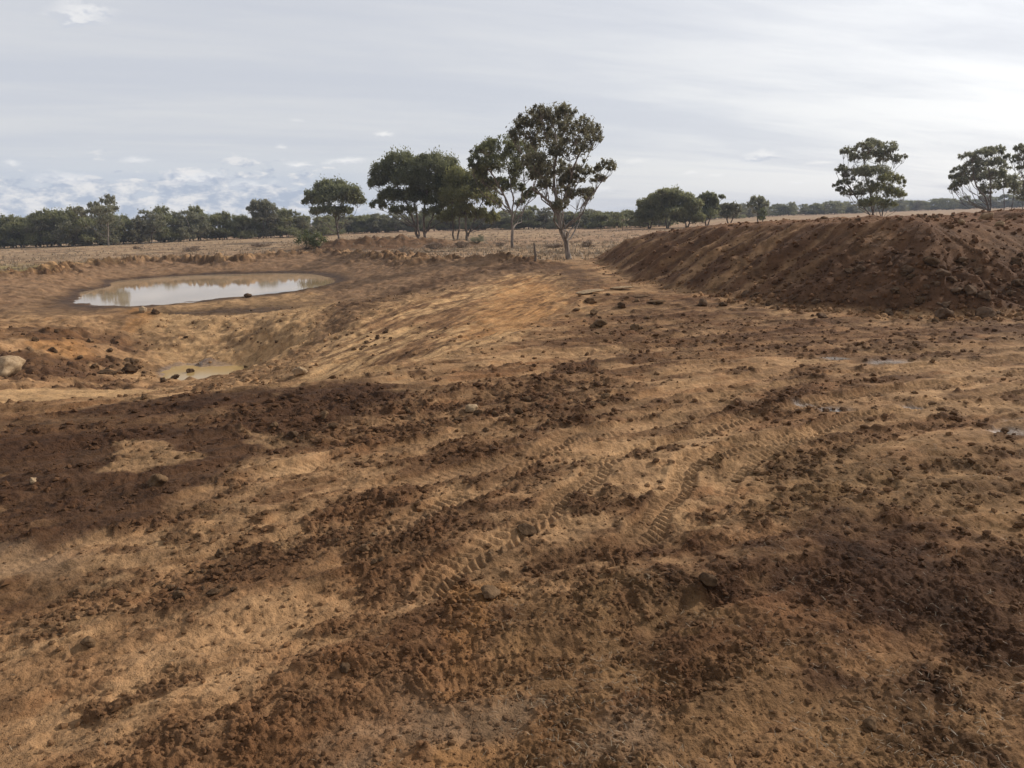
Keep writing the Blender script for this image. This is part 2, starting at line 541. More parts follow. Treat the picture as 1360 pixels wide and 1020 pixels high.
TAN = C(161, 127, 90)
TAN2 = C(140, 106, 73)
DARK = C(74, 51, 35)
CLOD = C(90, 64, 43)
RED = C(120, 79, 48)
ORG = C(162, 117, 72)
PALE = C(190, 152, 107)
GREY = C(126, 104, 82)
STRAW = C(132, 102, 68)
PINK = C(124, 97, 72)
GRASS = C(152, 126, 96)
OLIVE = C(122, 110, 66)
SPOIL = C(94, 68, 48)
SPOIL_L = C(144, 112, 80)


def terrain(x, y, want_col=False):
    x = np.asarray(x, dtype=float)
    y = np.asarray(y, dtype=float)
    r = np.hypot(x, y)
    fil = np.maximum(0.0042 * r, 0.013)
    near = sstep(110, 60, r)
    h = np.zeros(np.shape(x))
    # warped coordinates for ragged outlines
    wa = fbm(x, y, 1.7, 4, 101)
    wb = fbm(x, y, 1.7, 4, 202)
    fa = fbm(x, y, 0.45, 4, 303, fil=fil)
    wx, wy = x + wa * 0.45, y + wb * 0.45
    # basin
    scarp_w = 0.35 + 1.1 * sstep(45, 25, y)
    sd_b = sdf(x + wa * (0.15 + 0.9 * sstep(45, 60, y)), y + wb * (0.12 + 1.3 * sstep(45, 60, y)), basin)
    inb = sstep(0, 1, sd_b / scarp_w)
    hb = tps_eval(x, y)
    hb = np.minimum(hb, 0.02)
    wet_level = np.abs(hb - Z_POND)
    h += hb * inb
    # lip and dumped crumbs along the far bank
    lip = np.exp(-(sd_b / 1.6) ** 2) * sstep(45, 52, y)
    h += lip * (0.10 + 0.50 * np.abs(fbm(x, y, 2.0, 5, 55, 0.65)))
    # bank of old spoil behind the pond, right of the bush
    bx, by = at_z(505, 330)
    h += 1.15 * np.exp(-(((x - bx) / 10.5) ** 2 + ((y - by - 2) / np.where(y < by + 2, 3.2, 7.0)) ** 2)) * (1 + 0.5 * wa) * sstep(-0.5, 2.5, -sd_b)
    h += 0.12 * fbm(x, y, 14, 3, 5) * sstep(60, 100, y)
    qs = ((x - SUMP[0] + wa * 0.5) / 2.6) ** 2 + ((y - SUMP[1] + wb * 0.5) / 2.1) ** 2
    sm = np.exp(-qs * qs)
    # mounds
    m1, t1, s1 = mound_h(x, y, mound1, 61, fil)
    m2, t2, s2 = mound_h(x, y, mound2, 83, fil)
    m = np.maximum(m1, m2)
    tm = np.where(m1 >= m2, t1, t2)
    on_m = sstep(0.02, 0.25, m)
    h = np.where(m > 0, h * (1 - on_m) + m, h)
    low_face = on_m * sstep(0.75, 0.2, tm)
    m_right = sstep(7.5, 11.0, x) * on_m
    # patches ------------------------------------------------------
    def patch(poly, soft, noise=1.0):
        return sstep(-soft, soft, sdf(wx + fa * 0.12 * noise, wy + fa * 0.1 * noise, poly) + fa * soft * 0.9)
    sr = 0.28
    dl = patch(P_DARK_LEFT, 0.35)
    cl = np.zeros_like(h)
    for p in P_CLODS:
        cl = np.maximum(cl, patch(p, sr))
    # scattered small cloddy places over the open clay
    # coordinates along and across the traffic, which bends slightly to the right
    uq = x * 0.80 + y * 0.60 + 4
    vq = -x * 0.60 + y * 0.80 + 0.010 * uq * uq * sstep(60, 20, r) + wa * 0.15
    spots = sstep(0.12, 0.40, fbm(uq / 3.2, vq, 0.8, 5, 71, 0.62) + 0.4 * fbm(x, y, 0.35, 3, 72)) * sstep(70, 40, r)
    cl = np.maximum(cl, spots * 0.75 * (1 - inb))
    cl = cl * (0.45 + 0.55 * sstep(-0.35, 0.1, fbm(uq / 2.4, vq, 0.5, 4, 73, 0.6)))
    rock_face = low_face * (0.55 + 0.45 * m_right)
    cl = np.maximum(cl, rock_face * 0.8)
    cl = np.maximum(cl, on_m * sstep(0.8, 1.1, tm) * 0.6)
    left_lumps = inb * sstep(-8.0, -13.0, x) * sstep(36, 31, y) * sstep(0.0, 0.3, fbm(x, y, 3.0, 3, 77) + 0.12)
    pfl = patch(P_FLOOR_PALE, 0.4)
    left_lumps = left_lumps * (1 - pfl)
    cl = np.maximum(cl, left_lumps)
    pit_lumps = inb * sstep(0.18, 0.45, fbm(x, y, 1.6, 4, 79)) * 0.6
    cl = np.maximum(cl, pit_lumps * sstep(60, 45, y))
    batter = patch(P_BATTER, 1.0)
    cl = cl * (1 - 0.93 * batter)
    dr_ = patch(P_DARK_RIGHT, 0.55)
    rr_ = patch(P_RED_RIGHT, 0.5)
    # clod relief --------------------------------------------------
    h_plain = h.copy()
    smooth = sstep(-0.22, 0.12, fbm(uq / 3.0, vq, 1.0, 5, 93, 0.6)) * (1 - cl) * (1 - 0.4 * sstep(0.0, 1.2, sdf(wx, wy, P_FORE)))
    c1 = clods(wx, wy, 0.30, 401, 0.30, fil * 1.2)
    c2 = clods(wx, wy, 0.13, 411, 0.55, fil * 1.2)
    c3 = clods(wx, wy, 0.062, 421, 0.60, fil * 1.2)
    c4 = clods(wx, wy, 0.75, 431, 0.30, fil)
    plough = fbm(x, y, 0.5, 5, 91, 0.6, fil)
    c5 = clods(x, y, 0.034, 441, 0.65, fil * 1.1)
    grit = np.abs(fbm(x, y, 0.12, 4, 92, 0.7, fil))
    gm = np.maximum.reduce([patch(p, 0.2) for p in P_GREYMUD])
    smooth = np.maximum(smooth, gm)
    cl = cl * (1 - 0.9 * gm)
    calm = 0.65 + 0.35 * sstep(5.5, 8.0, r)
    crumb = c1 * 0.055 * calm + c2 * 0.045 * calm + c3 * 0.030 + c5 * 0.012 + grit * 0.03
    h += cl * (crumb + 0.035 * plough + 0.02)
    h += (rock_face * m_right + left_lumps * 1.4) * (c4 * 0.12)
    # skin of the open clay: flaky, dented, a few crumbs everywhere
    few = sstep(0.05, 0.35, fbm(x, y, 0.8, 3, 95)) * 0.5 + 0.08
    flat = (1 - cl) * (1 - 0.5 * gm)
    h += flat * (fbm(x, y, 0.9, 2, 97) * 0.022 + np.abs(fbm(x, y, 0.28, 4, 98, 0.6, fil)) * 0.022) * np.where(batter > 0.5, 0.6, 1)
    few = few * (1 - 0.6 * smooth)
    h += flat * few * (c2 * 0.010 + c3 * 0.014 + c5 * 0.014)
    h += flat * (1 - 0.8 * smooth) * (grit * 0.010 - sstep(0.12, 0.3, fbm(x, y, 0.11, 3, 94, 0.6, fil)) * 0.007) * (1 - 0.4 * batter)
    h += (dl + dr_) * flat * (c3 * 0.016 + np.abs(fbm(x, y, 0.16, 3, 99, 0.6, fil)) * 0.016)
    # flaky ledges (dry mud plates)
    led = fbm(uq / 2.2, vq, 0.42, 5, 121, 0.62, fil)
    plate = sstep(0.02, 0.06, led) * 0.013 + sstep(0.25, 0.28, led) * 0.013 + sstep(-0.25, -0.21, led) * 0.010
    h += flat * plate * near
    # pit rough
    h += inb * (1 - batter) * (1 - 0.8 * pfl) * (fbm(x, y, 2.2, 6, 131, 0.68, fil) * 0.14 + np.abs(fbm(x, y, 0.9, 4, 133, 0.65, fil)) * 0.08 + c1 * 0.03 * sstep(45, 35, y)) * (1 - 0.85 * sstep(0.4, 0.0, wet_level) * (y > 36))
    # scrape marks down the batter
    bdx, bdy = 0.42, 0.91
    ub = x * bdx + y * bdy
    vb = -x * bdy + y * bdx
    scr = fbm(ub / 9.0, vb, 0.75, 4, 141, 0.55)
    h += batter * (scr * 0.09 + np.clip(perlin(ub / 3.2, vb / 0.5, 143), 0, 1) * 0.05 + perlin(ub / 1.6, vb / 0.22, 145) * 0.03)
    # wheel tracks -------------------------------------------------
    tr_m = np.zeros_like(h)
    ruts = np.zeros_like(h)
    for k, (pl, hw, dep, trd) in enumerate(TRACKS):
        P = np.array(pl)
        sel = (r < 45)
        d, bi, bt, side = seg_dist(wx[sel] * 0.35 + x[sel] * 0.65, wy[sel] * 0.35 + y[sel] * 0.65, pl)
        L = np.concatenate([[0], np.cumsum(np.hypot(*(P[1:] - P[:-1]).T))])
        s = L[bi] + bt * (L[bi + 1] - L[bi])
        pres = 0.95 * sstep(-0.5, -0.1, perlin(s / 1.3, s * 0 + k * 7.7, 500 + k))
        body = sstep(hw * 1.12, hw * 0.86, d)
        rim = np.exp(-((d - hw * 1.25) / (hw * 0.28)) ** 2)
        lug = np.cos((s + np.where(side > 0, 0.055, 0) + d * 0.55) * TAU / 0.105)
        tread = sstep(-0.2, 0.4, lug) * sstep(0.012, 0.03, d)
        dh = body * (-dep + trd * 0.036 * tread * np.clip(0.07 / fil[sel], 0, 1)) + rim * dep * 0.6
        tmp = np.zeros_like(h)
        tmp[sel] = pres * body
        tr_m = np.maximum(tr_m, tmp)
        tmp2 = np.zeros_like(h)
        tmp2[sel] = dh * pres
        ruts += tmp2
    tr_m = tr_m * (1 - on_m) * (1 - inb)
    h = h_plain + (h - h_plain) * (1 - 0.8 * tr_m) + ruts * (1 - inb) * (1 - on_m)
    # broad long ruts that follow the traffic
    longr = fbm(uq / 7.0, vq, 0.85, 5, 151, 0.55, fil)
    h += (1 - inb) * (1 - on_m) * near * longr * 0.075
    # puddles
    pud = np.zeros_like(h)
    for (cx, cy), rx, ry in PUDDLES:
        q = ((x - cx) / (rx * 1.5)) ** 2 + ((y - cy) / (ry * 3.2)) ** 2
        k = np.exp(-q)
        pud = np.maximum(pud, k)
    h = h * (1 - 0.8 * pud) - 0.035 * pud
    h = h * (1 - sm) + (Z_SUMP - 0.05 + 0.02 * fa) * sm
    # far country
    far = sstep(60, 95, r)
    h += far * 0.05 * fbm(x, y, 2.5, 3, 161, fil=fil)
    if not want_col:
        return h
    # colours -------------------------------------------------------
    def mixc(a, b, f):
        return a + (b - a) * f[..., None]
    n_b = fbm(x, y, 3.2, 5, 171)
    n_s = fbm(x, y, 0.5, 5, 181, 0.6)
    n_h = fbm(uq / 2.5, vq, 0.9, 5, 191, 0.62)
    col = mixc(np.broadcast_to(TAN, h.shape + (3,)), TAN2, sstep(-0.35, 0.35, n_b))
    col = mixc(col, RED, sstep(0.05, 0.6, n_h) * 0.45)
    col = mixc(col, CLOD, sstep(-0.05, 0.45, fbm(uq / 2.5, vq, 1.3, 6, 195, 0.65)) * 0.75)
    # earth crumbs are the moist brown of the dug soil
    mid = sstep(0.0, 0.5, longr + n_s * 0.4)
    col = mixc(col, CLOD, mid * 0.5 * (1 - inb))
    col = mixc(col, TAN * 0.97, smooth * 0.55 * (1 - inb))
    col = mixc(col, DARK, cl * 0.55)
    col = mixc(col, CLOD, np.clip(cl * sstep(0.02, 0.12, c1 + c2 + c3), 0, 1) * 0.6)
    col = mixc(col, DARK, few * sstep(0.1, 0.5, np.maximum(c2, c3)) * 0.45 * (1 - inb))
    fore = patch(P_FORE, 0.9)
    col = mixc(col, RED * 0.6 + TAN2 * 0.3, fore * (0.60 - 0.25 * sstep(0.0, 0.5, n_h)))
    for p in P_STRAWY:
        mk = patch(p, 0.4)
        col = mixc(col, STRAW * 0.6, mk * 0.55)
        col = mixc(col, STRAW, mk * sstep(0.05, 0.5, n_s) * 0.35)
    col = mixc(col, DARK * 0.82, dl * (0.93 - 0.25 * sstep(0.1, 0.5, n_b)))
    col = mixc(col, DARK * 0.8 + RED * 0.2, rr_ * (0.75 - 0.5 * sstep(0, 0.6, n_s)))
    col = mixc(col, DARK * 0.72, dr_ * 0.9)
    for p, a in P_PALE_SPOTS:
        mk = patch(p, 0.1) * a
        col = mixc(col, TAN * 0.85, mk * 0.75)
    for p in P_GREYMUD:
        col = mixc(col, GREY * 0.55 + TAN2 * 0.25, patch(p, 0.2) * 0.75)
    for p in P_ORANGE:
        col = mixc(col, ORG * 0.75, patch(p, 0.15) * 0.7)
    col = mixc(col, TAN * 0.9, tr_m * 0.4 * (1 - dl))
    # basin
    beach = inb * sstep(35, 42, y)
    colb = mixc(np.broadcast_to(TAN * 0.9, h.shape + (3,)), CLOD, sstep(-0.3, 0.5, fbm(x, y, 2.4, 5, 231, 0.6)) * 0.55)
    colb = mixc(colb, RED, sstep(-4, -12, x) * sstep(38, 30, y) * 0.2)
    colb = mixc(colb, PINK, beach * sstep(-1.25, -0.9, hb) * 0.85)
    colb = mixc(colb, PALE * 0.8, sstep(-1.9, -2.6, hb) * 0.45)
    inp = patch(P_PITFLOOR, 0.8)
    colb = mixc(colb, PALE * 0.82, inp * 0.7)
    colb = mixc(colb, DARK, sstep(0.05, 0.5, fbm(x, y, 0.8, 5, 235, 0.7)) * 0.4)
    ring = np.exp(-((hb - Z_POND - 0.04) / 0.15) ** 2) * (y > 37) * inb
    colb = mixc(colb, DARK * 0.5, ring * 0.85)
    colb = mixc(colb, PALE * 0.8, pfl * 0.85)
    for p in P_ORANGE_LEFT:
        colb = mixc(colb, ORG * 0.85, patch(p, 0.4) * 0.7)
    colb = mixc(colb, DARK, left_lumps * 0.75)
    colb = mixc(colb, PALE * 0.8 + ORG * 0.1, sm * 0.8)
    under = inb * sstep(Z_POND + 0.02, Z_POND - 0.1, hb) * (y > 38)
    colb = mixc(colb, DARK, under)
    col = mixc(col, colb, inb)
    # batter: yellow and orange clay with dragged dark soil
    stre = fbm(ub / 8.0, vb, 0.6, 5, 241, 0.68)
    fstre = fbm(ub / 9.0, vb, 0.26, 4, 243, 0.65)
    cb = mixc(np.broadcast_to(PALE * 0.85, h.shape + (3,)), TAN2, sstep(-0.15, 0.5, n_b + stre * 0.5 + fstre * 0.4))
    cb = mixc(cb, CLOD, sstep(0.05, 0.5, fstre) * 0.7)
    cb = mixc(cb, ORG, patch(P_BATTER_ORANGE, 1.0) * 0.7)
    cb = mixc(cb, CLOD, sstep(0.0, 0.7, stre + 0.5 * n_s) * 0.6)
    cb = mixc(cb, DARK, sstep(0.40, 0.85, stre + 0.6 * n_s) * 0.4)
    col = mixc(col, cb, batter * 0.95)
    col = mixc(col, CLOD * 0.65 + GREY * 0.12, patch(P_TRACKMUD, 0.9) * 0.9)
    # scarp: bare crumbling soil, its shadows darkened into the colour
    sc = np.exp(-((sd_b + 0.2) / 0.9) ** 2) * sstep(46, 52, y)
    col = mixc(col, CLOD * 0.6, sc * sstep(-0.3, 0.2, n_h) * 0.85)
    bank = np.exp(-(((x - bx) / 11) ** 2 + ((y - by + 1) / 5.5) ** 2))  # brown spoil bank, its shadow side deepened in the colour
    # spoil
    cs = mixc(np.broadcast_to(SPOIL, h.shape + (3,)), SPOIL_L, sstep(0.0, 0.6, perlin(s1 / 1.1 + 4, tm * 1.0, 251) + 0.6 * perlin(s1 / 0.4 + 4, tm * 2.0, 252) + n_s * 0.4) * 0.95 * sstep(23, 28, y) + 0.15 * sstep(0, 0.5, n_b))
    cs = mixc(cs, SPOIL * 0.72, sstep(-0.1, 0.5, n_s) * 0.5)
    cs = mixc(cs, C(112, 80, 56), sstep(0.85, 1.1, tm) * 0.7)  # flat top: sunlit tone of the crest put into the colour
    col = mixc(col, cs, on_m)
    # plain of dry grass
    plain = sstep(0.0, -2.5, sd_b) * sstep(46, 62, y) * (1 - on_m)
    plain = np.maximum(plain, sstep(75, 100, r) * (1 - on_m)) * (1 - inb)
    g1 = fbm(x, y, 9.0, 6, 261, 0.6)
    g2 = fbm(x, y, 60.0, 4, 271, 0.55)
    cg = mixc(np.broadcast_to(GRASS, h.shape + (3,)), GRASS * 0.68, sstep(-0.1, 0.45, g1))
    cg = mixc(cg, C(148, 117, 90), sstep(-0.1, 0.4, g2) * 0.5)
    cg = mixc(cg, OLIVE, sstep(-16, -30, x) * sstep(84, 64, y) * 0.85)
    cg = mixc(cg, CLOD, np.clip(bank * 1.2, 0, 0.85))
    cg = mixc(cg, CLOD, sstep(0.25, 0.5, fbm(x, y, 2.2, 4, 281, 0.6)) * sstep(200, 100, r) * 0.7)
    col = mixc(col, cg, plain)
    wet = np.clip(ring * 0.35 + pud + inb * sstep(Z_SUMP + 0.14, Z_SUMP, hb), 0, 1)
    col = mixc(col, GREY * 0.6, pud * 0.6)
    rough = np.clip(1 - 0.75 * smooth * (1 - inb) * (1 - on_m) - tr_m * 0.6, 0.15, 1)
    return h, col, wet, np.clip(cl - tr_m, -0.12, 1), plain, rough


# ------------------------------------------------------------------ ground sheet
def ground_grid():
    rs = [0.8]
    while rs[-1] < 6000:
        q = rs[-1]
        if q < 3.3:
            dr = 0.03
        elif q < 95:
            dr = min(q * q / 2400.0, 0.0031 * q)
            dr = max(dr, 0.0055)
        else:
            dr = 0.012 * q
        rs.append(q + dr)
    rs = np.array(rs)
    a_in = np.arange(R(-37.5), R(37.5), 0.00150)
    a_l = np.linspace(R(-180), R(-37.5), 150)[:-1]
    a_r = np.linspace(R(37.5), R(180), 150)
    a = np.concatenate([a_l, a_in, a_r])
    return rs, a


rs, aa = ground_grid()
RR, AA = np.meshgrid(rs, aa, indexing='ij')
GXY_x = RR * np.sin(AA)
GXY_y = RR * np.cos(AA)
nr, na = RR.shape
ghs, gcol, gwet, gcl, gpl, grg = [], [], [], [], [], []
for i0 in range(0, nr, 200):
    q = terrain(GXY_x[i0:i0 + 200], GXY_y[i0:i0 + 200], True)
    for lst, z in zip((ghs, gcol, gwet, gcl, gpl, grg), q):
        lst.append(z)
gh = np.concatenate(ghs)
gc = np.concatenate(gcol)
gw = np.concatenate(gwet)
gcl = np.concatenate(gcl)
gpl = np.concatenate(gpl)
V = np.stack([GXY_x, GXY_y, gh], -1).reshape(-1, 3)
idx = np.arange(nr * na).reshape(nr, na)
F = np.stack([idx[:-1, :-1], idx[:-1, 1:], idx[1:, 1:], idx[1:, :-1]], -1).reshape(-1, 4)[:, ::-1]
RGBA = np.concatenate([gc.reshape(-1, 3), np.ones((nr * na, 1))], 1)
gme = mesh_np('ground', V, F, True, {'soil': RGBA, 'wet': gw.reshape(-1), 'rough': np.concatenate(grg).reshape(-1)})
print('ground', nr, na, len(V))
del V, F, RGBA, RR, AA


def new_mat(name):
    m = bpy.data.materials.new(name)
    m.use_nodes = True
    t = NT(m.node_tree)
    bsdf = t.n['Principled BSDF']
    return m, t, bsdf


mg, t, b = new_mat('bare_clay_soil')
geo = t.node('ShaderNodeNewGeometry')
pos = geo.outputs['Position']
at = t.node('ShaderNodeAttribute', attribute_name='soil')
aw = t.node('ShaderNodeAttribute', attribute_name='wet')
f1 = t.noise(pos, 22.0, 6.0, 0.65)
f2 = t.noise(pos, 6.0, 7.0, 0.72)
f3 = t.noise(pos, 95.0, 3.0, 0.6)
f5 = t.noise(pos, 1.4, 9.0, 0.72)
gr = t.m('ADD', t.m('ADD', t.m('MULTIPLY', f1, 0.45), t.m('ADD', t.m('MULTIPLY', f2, 0.75), t.m('MULTIPLY', t.m('SUBTRACT', f5, 0.5), 1.5))), t.m('ADD', t.m('MULTIPLY', f3, 0.25), 0.2))
k = t.rng(gr, 0.58, 1.12, 0.5, 1.42, False)  # dark specks: clods plus their small shadows, painted into the tone
c = t.mix(1.0, at.outputs['Color'], t.comb(k, k, k), 'MULTIPLY')
hs = t.noise(pos, 2.0, 5.0, 0.6)
c = t.mix(t.rng(hs, 0.52, 0.72, 0.0, 0.35), c, t.mix(1.0, c, (1.08, 0.92, 0.80, 1), 'MULTIPLY'))
c = t.mix(t.m('MULTIPLY', aw.outputs['Fac'], 0.55), c, t.mix(1.0, c, (0.5, 0.48, 0.46, 1), 'MULTIPLY'))
t.put(b.inputs['Base Color'], c)
t.put(b.inputs['Roughness'], t.rng(aw.outputs['Fac'], 0.2, 1.0, 0.95, 0.35))
t.put(b.inputs['Specular IOR Level'], t.rng(aw.outputs['Fac'], 0.1, 0.8, 0.12, 0.6))
bp = t.node('ShaderNodeBump')
ar = t.node('ShaderNodeAttribute', attribute_name='rough')
t.put(bp.inputs['Strength'], ar.outputs['Fac'])
bp.inputs['Distance'].default_value = 0.014
b2 = t.node('ShaderNodeBump')
b2.inputs['Strength'].default_value = 0.8
b2.inputs['Distance'].default_value = 0.09
t.put(b2.inputs['Height'], t.noise(pos, 4.5, 6.0, 0.75))
t.l.new(b2.outputs[0], bp.inputs['Normal'])
vo = t.node('ShaderNodeTexVoronoi')
t.put(vo.inputs['Vector'], t.vm('ADD', pos, t.vm('MULTIPLY', pos, (0.0, 0.0, 0.0))))
vo.inputs['Scale'].default_value = 34.0
f4 = t.noise(pos, 42.0, 5.0, 0.75)
t.put(bp.inputs['Height'], t.m('ADD', t.m('ADD', f1, t.m('MULTIPLY', f4, 0.9)), t.m('MULTIPLY', vo.outputs['Distance'], -0.35)))
t.put(b.inputs['Normal'], bp.outputs[0])
ground = link('ground', gme, mg)
tag(ground, kind='structure')


LOGR = np.log(rs)


def TH(x, y):
    """height of the finished ground sheet"""
    x = np.atleast_1d(np.asarray(x, float))
    y = np.atleast_1d(np.asarray(y, float))
    fr = np.clip(np.interp(np.hypot(x, y), rs, np.arange(len(rs))), 0, len(rs) - 1.001)
    fa_ = np.clip(np.interp(np.arctan2(x, y), aa, np.arange(len(aa))), 0, len(aa) - 1.001)
    i, j = fr.astype(int), fa_.astype(int)
    a_, b_ = fr - i, fa_ - j
    return gh[i, j] * (1 - a_) * (1 - b_) + gh[i + 1, j] * a_ * (1 - b_) + gh[i, j + 1] * (1 - a_) * b_ + gh[i + 1, j + 1] * a_ * b_


def near_col(x, y):
    i = np.clip(np.searchsorted(rs, np.hypot(x, y)), 0, len(rs) - 1)
    j = np.clip(np.searchsorted(aa, np.arctan2(x, y)), 0, len(aa) - 1)
    return gc[i, j], gcl[i, j], gpl[i, j]


YS = np.geomspace(3, 400, 6000)


def ground_at(px, py, z0=0.0):
    """where the sight line of a photograph pixel meets the terrain"""
    v = ray(px, py)
    zs = CAM_H + v[2] * YS
    hh = TH(v[0] * YS, YS)
    k = np.argmax(zs < hh)
    return float(v[0] * YS[k]), float(YS[k]), float(hh[k])


# ------------------------------------------------------------------ water
mw, t, b = new_mat('muddy_water')
geo = t.node('ShaderNodeNewGeometry')
nz = t.noise(geo.outputs['Position'], 0.22, 4.0, 0.5)
t.put(b.inputs['Base Color'], t.mix(t.rng(nz, 0.35, 0.65), (0.31, 0.215, 0.12, 1), (0.40, 0.29, 0.175, 1)))
b.inputs['Roughness'].default_value = 0.04
b.inputs['IOR'].default_value = 1.16
bp = t.node('ShaderNodeBump')
bp.inputs['Strength'].default_value = 0.012
bp.inputs['Distance'].default_value = 0.05
t.put(bp.inputs['Height'], t.noise(t.vm('MULTIPLY', geo.outputs['Position'], (1.2, 3.5, 1.0)), 1.6, 3.0, 0.5))
t.put(b.inputs['Normal'], bp.outputs[0])
ms, t, b = new_mat('silty_yellow_water')
b.inputs['Base Color'].default_value = (0.40, 0.27, 0.11, 1)
b.inputs['Roughness'].default_value = 0.12
b.inputs['IOR'].default_value = 1.33
b.inputs['Specular IOR Level'].default_value = 0.3


def disc(name, outline, z, mat):
    n = len(outline)
    cx = sum(p[0] for p in outline) / n
    cy = sum(p[1] for p in outline) / n
    vs = [(cx, cy, z)] + [(p[0], p[1], z) for p in outline]
    fs = [(0, 1 + i, 1 + (i + 1) % n) for i in range(n)]
    return link(name, mesh_np(name, np.array(vs), np.array(fs)), mat)


pond_o = [at_z(*p, Z_POND) for p in ((70, 398), (85, 404), (126, 411), (176, 412), (250, 406), (294, 401), (350, 395), (405, 389), (465, 369), (400, 359), (320, 360), (250, 362), (191, 366), (130, 377), (78, 391))]
tag(disc('pond_water', pond_o, Z_POND, mw), kind='structure')
sx, sy = SUMP
sump = [(sx + 3.2 * math.cos(a) * (1 + 0.1 * math.sin(3 * a)), sy + 2.6 * math.sin(a)) for a in np.linspace(0, TAU, 28)[:-1]]
o = disc('puddle', sump, Z_SUMP, ms)
tag(o, 'shallow yellow muddy puddle at the bottom of the dug pit', 'puddle')
mp, t, b = new_mat('rut_water')
b.inputs['Base Color'].default_value = (0.20, 0.155, 0.11, 1)
b.inputs['Roughness'].default_value = 0.12
b.inputs['IOR'].default_value = 1.45
PL = ['largest bright puddle, far one in the flat ground before the mound', 'bright puddle in the wheel ruts left of centre of the rutted ground',
      'wet puddle near the right edge of the photo beside broken clods', 'thin wet patch just left of the largest bright puddle',
      'tiny puddle at the left end of the wet wheel ruts', 'small narrow puddle in the ruts nearer the right edge', 'small puddle just behind the one at the right edge of the photo']
for q, ((cx, cy), rx, ry) in enumerate(PUDDLES):
    ol = []
    for a in np.linspace(0, TAU, 40)[:-1]:
        k = 1.3 * (1 + 0.25 * math.sin(3 * a + q) + 0.18 * math.sin(7 * a + 2 * q))
        ol.append((cx + rx * k * math.cos(a), cy + ry * 2.2 * k * math.sin(a)))
    hh = TH([p[0] for p in ol] + [cx], [p[1] for p in ol] + [cy])
    g = RNG.normal(0, 0.4, (200, 2))
    hz = TH(cx + g[:, 0] * rx, cy + g[:, 1] * ry * 2)
    o = disc('puddle', ol, float(np.quantile(hz, 0.62)), mp)
    tag(o, PL[q], 'puddle', 'puddles in the wheel ruts')

# ------------------------------------------------------------------ leaf, bark, clod materials
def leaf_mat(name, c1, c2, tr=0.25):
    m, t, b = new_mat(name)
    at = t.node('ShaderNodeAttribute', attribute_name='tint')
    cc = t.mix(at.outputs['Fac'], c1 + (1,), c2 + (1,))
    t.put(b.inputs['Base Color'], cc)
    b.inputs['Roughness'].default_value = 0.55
    b.inputs['Specular IOR Level'].default_value = 0.35
    tl = t.node('ShaderNodeBsdfTranslucent')
    t.put(tl.inputs[0], cc)
    mx = t.node('ShaderNodeMixShader')
    mx.inputs[0].default_value = tr
    t.l.new(b.outputs[0], mx.inputs[1])
    t.l.new(tl.outputs[0], mx.inputs[2])
    t.l.new(mx.outputs[0], t.n['Material Output'].inputs[0])
    return m


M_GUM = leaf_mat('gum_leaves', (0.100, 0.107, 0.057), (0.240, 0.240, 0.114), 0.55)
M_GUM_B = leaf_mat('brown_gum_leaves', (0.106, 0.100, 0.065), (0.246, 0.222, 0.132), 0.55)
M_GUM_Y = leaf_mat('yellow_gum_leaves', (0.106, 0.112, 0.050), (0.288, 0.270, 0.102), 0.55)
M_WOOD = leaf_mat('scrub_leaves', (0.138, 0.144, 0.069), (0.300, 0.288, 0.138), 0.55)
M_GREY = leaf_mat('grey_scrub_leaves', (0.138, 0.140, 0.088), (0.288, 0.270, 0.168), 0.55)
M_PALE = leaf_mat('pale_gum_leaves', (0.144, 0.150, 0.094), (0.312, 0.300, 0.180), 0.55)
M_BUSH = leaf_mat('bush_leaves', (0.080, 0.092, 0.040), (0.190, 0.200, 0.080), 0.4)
M_DRY = leaf_mat('dry_brush', (0.16, 0.11, 0.075), (0.32, 0.23, 0.15), 0.15)


def bark_mat(name, c1, c2):
    m, t, b = new_mat(name)
    geo = t.node('ShaderNodeNewGeometry')
    n = t.noise(t.vm('MULTIPLY', geo.outputs['Position'], (6, 6, 1.2)), 1.2, 5.0, 0.6)
    t.put(b.inputs['Base Color'], t.mix(t.rng(n, 0.4, 0.62), c1 + (1,), c2 + (1,)))
    b.inputs['Roughness'].default_value = 0.9
    return m


M_BARK = bark_mat('dark_bark', (0.070, 0.052, 0.040), (0.17, 0.13, 0.10))
M_BARKP = bark_mat('pale_bark', (0.10, 0.078, 0.06), (0.25, 0.205, 0.165))


def tubes(paths, sides=6):
    """paths: list of (points (n,3), radii (n)) -> verts, quads"""
    vs, fs, base = [], [], 0
    ang = np.linspace(0, TAU, sides, endpoint=False)
    for pts, rad in paths:
        pts = np.asarray(pts, float)
        n = len(pts)
        tan = np.gradient(pts, axis=0)
        tan /= np.linalg.norm(tan, axis=1, keepdims=True) + 1e-9
        up = np.where(np.abs(tan[:, 2:3]) > 0.9, np.array([[1.0, 0, 0]]), np.array([[0, 0, 1.0]]))
        a = np.cross(up, tan)
        a /= np.linalg.norm(a, axis=1, keepdims=True) + 1e-9
        b_ = np.cross(tan, a)
        ring = pts[:, None] + np.asarray(rad)[:, None, None] * (np.cos(ang)[None, :, None] * a[:, None] + np.sin(ang)[None, :, None] * b_[:, None])
        vs.append(ring.reshape(-1, 3))
        i = np.arange(n * sides).reshape(n, sides)
        j = np.roll(i, -1, axis=1)
        fs.append(np.stack([i[:-1], j[:-1], j[1:], i[1:]], -1).reshape(-1, 4) + base)
        base += n * sides
    return np.concatenate(vs), np.concatenate(fs)


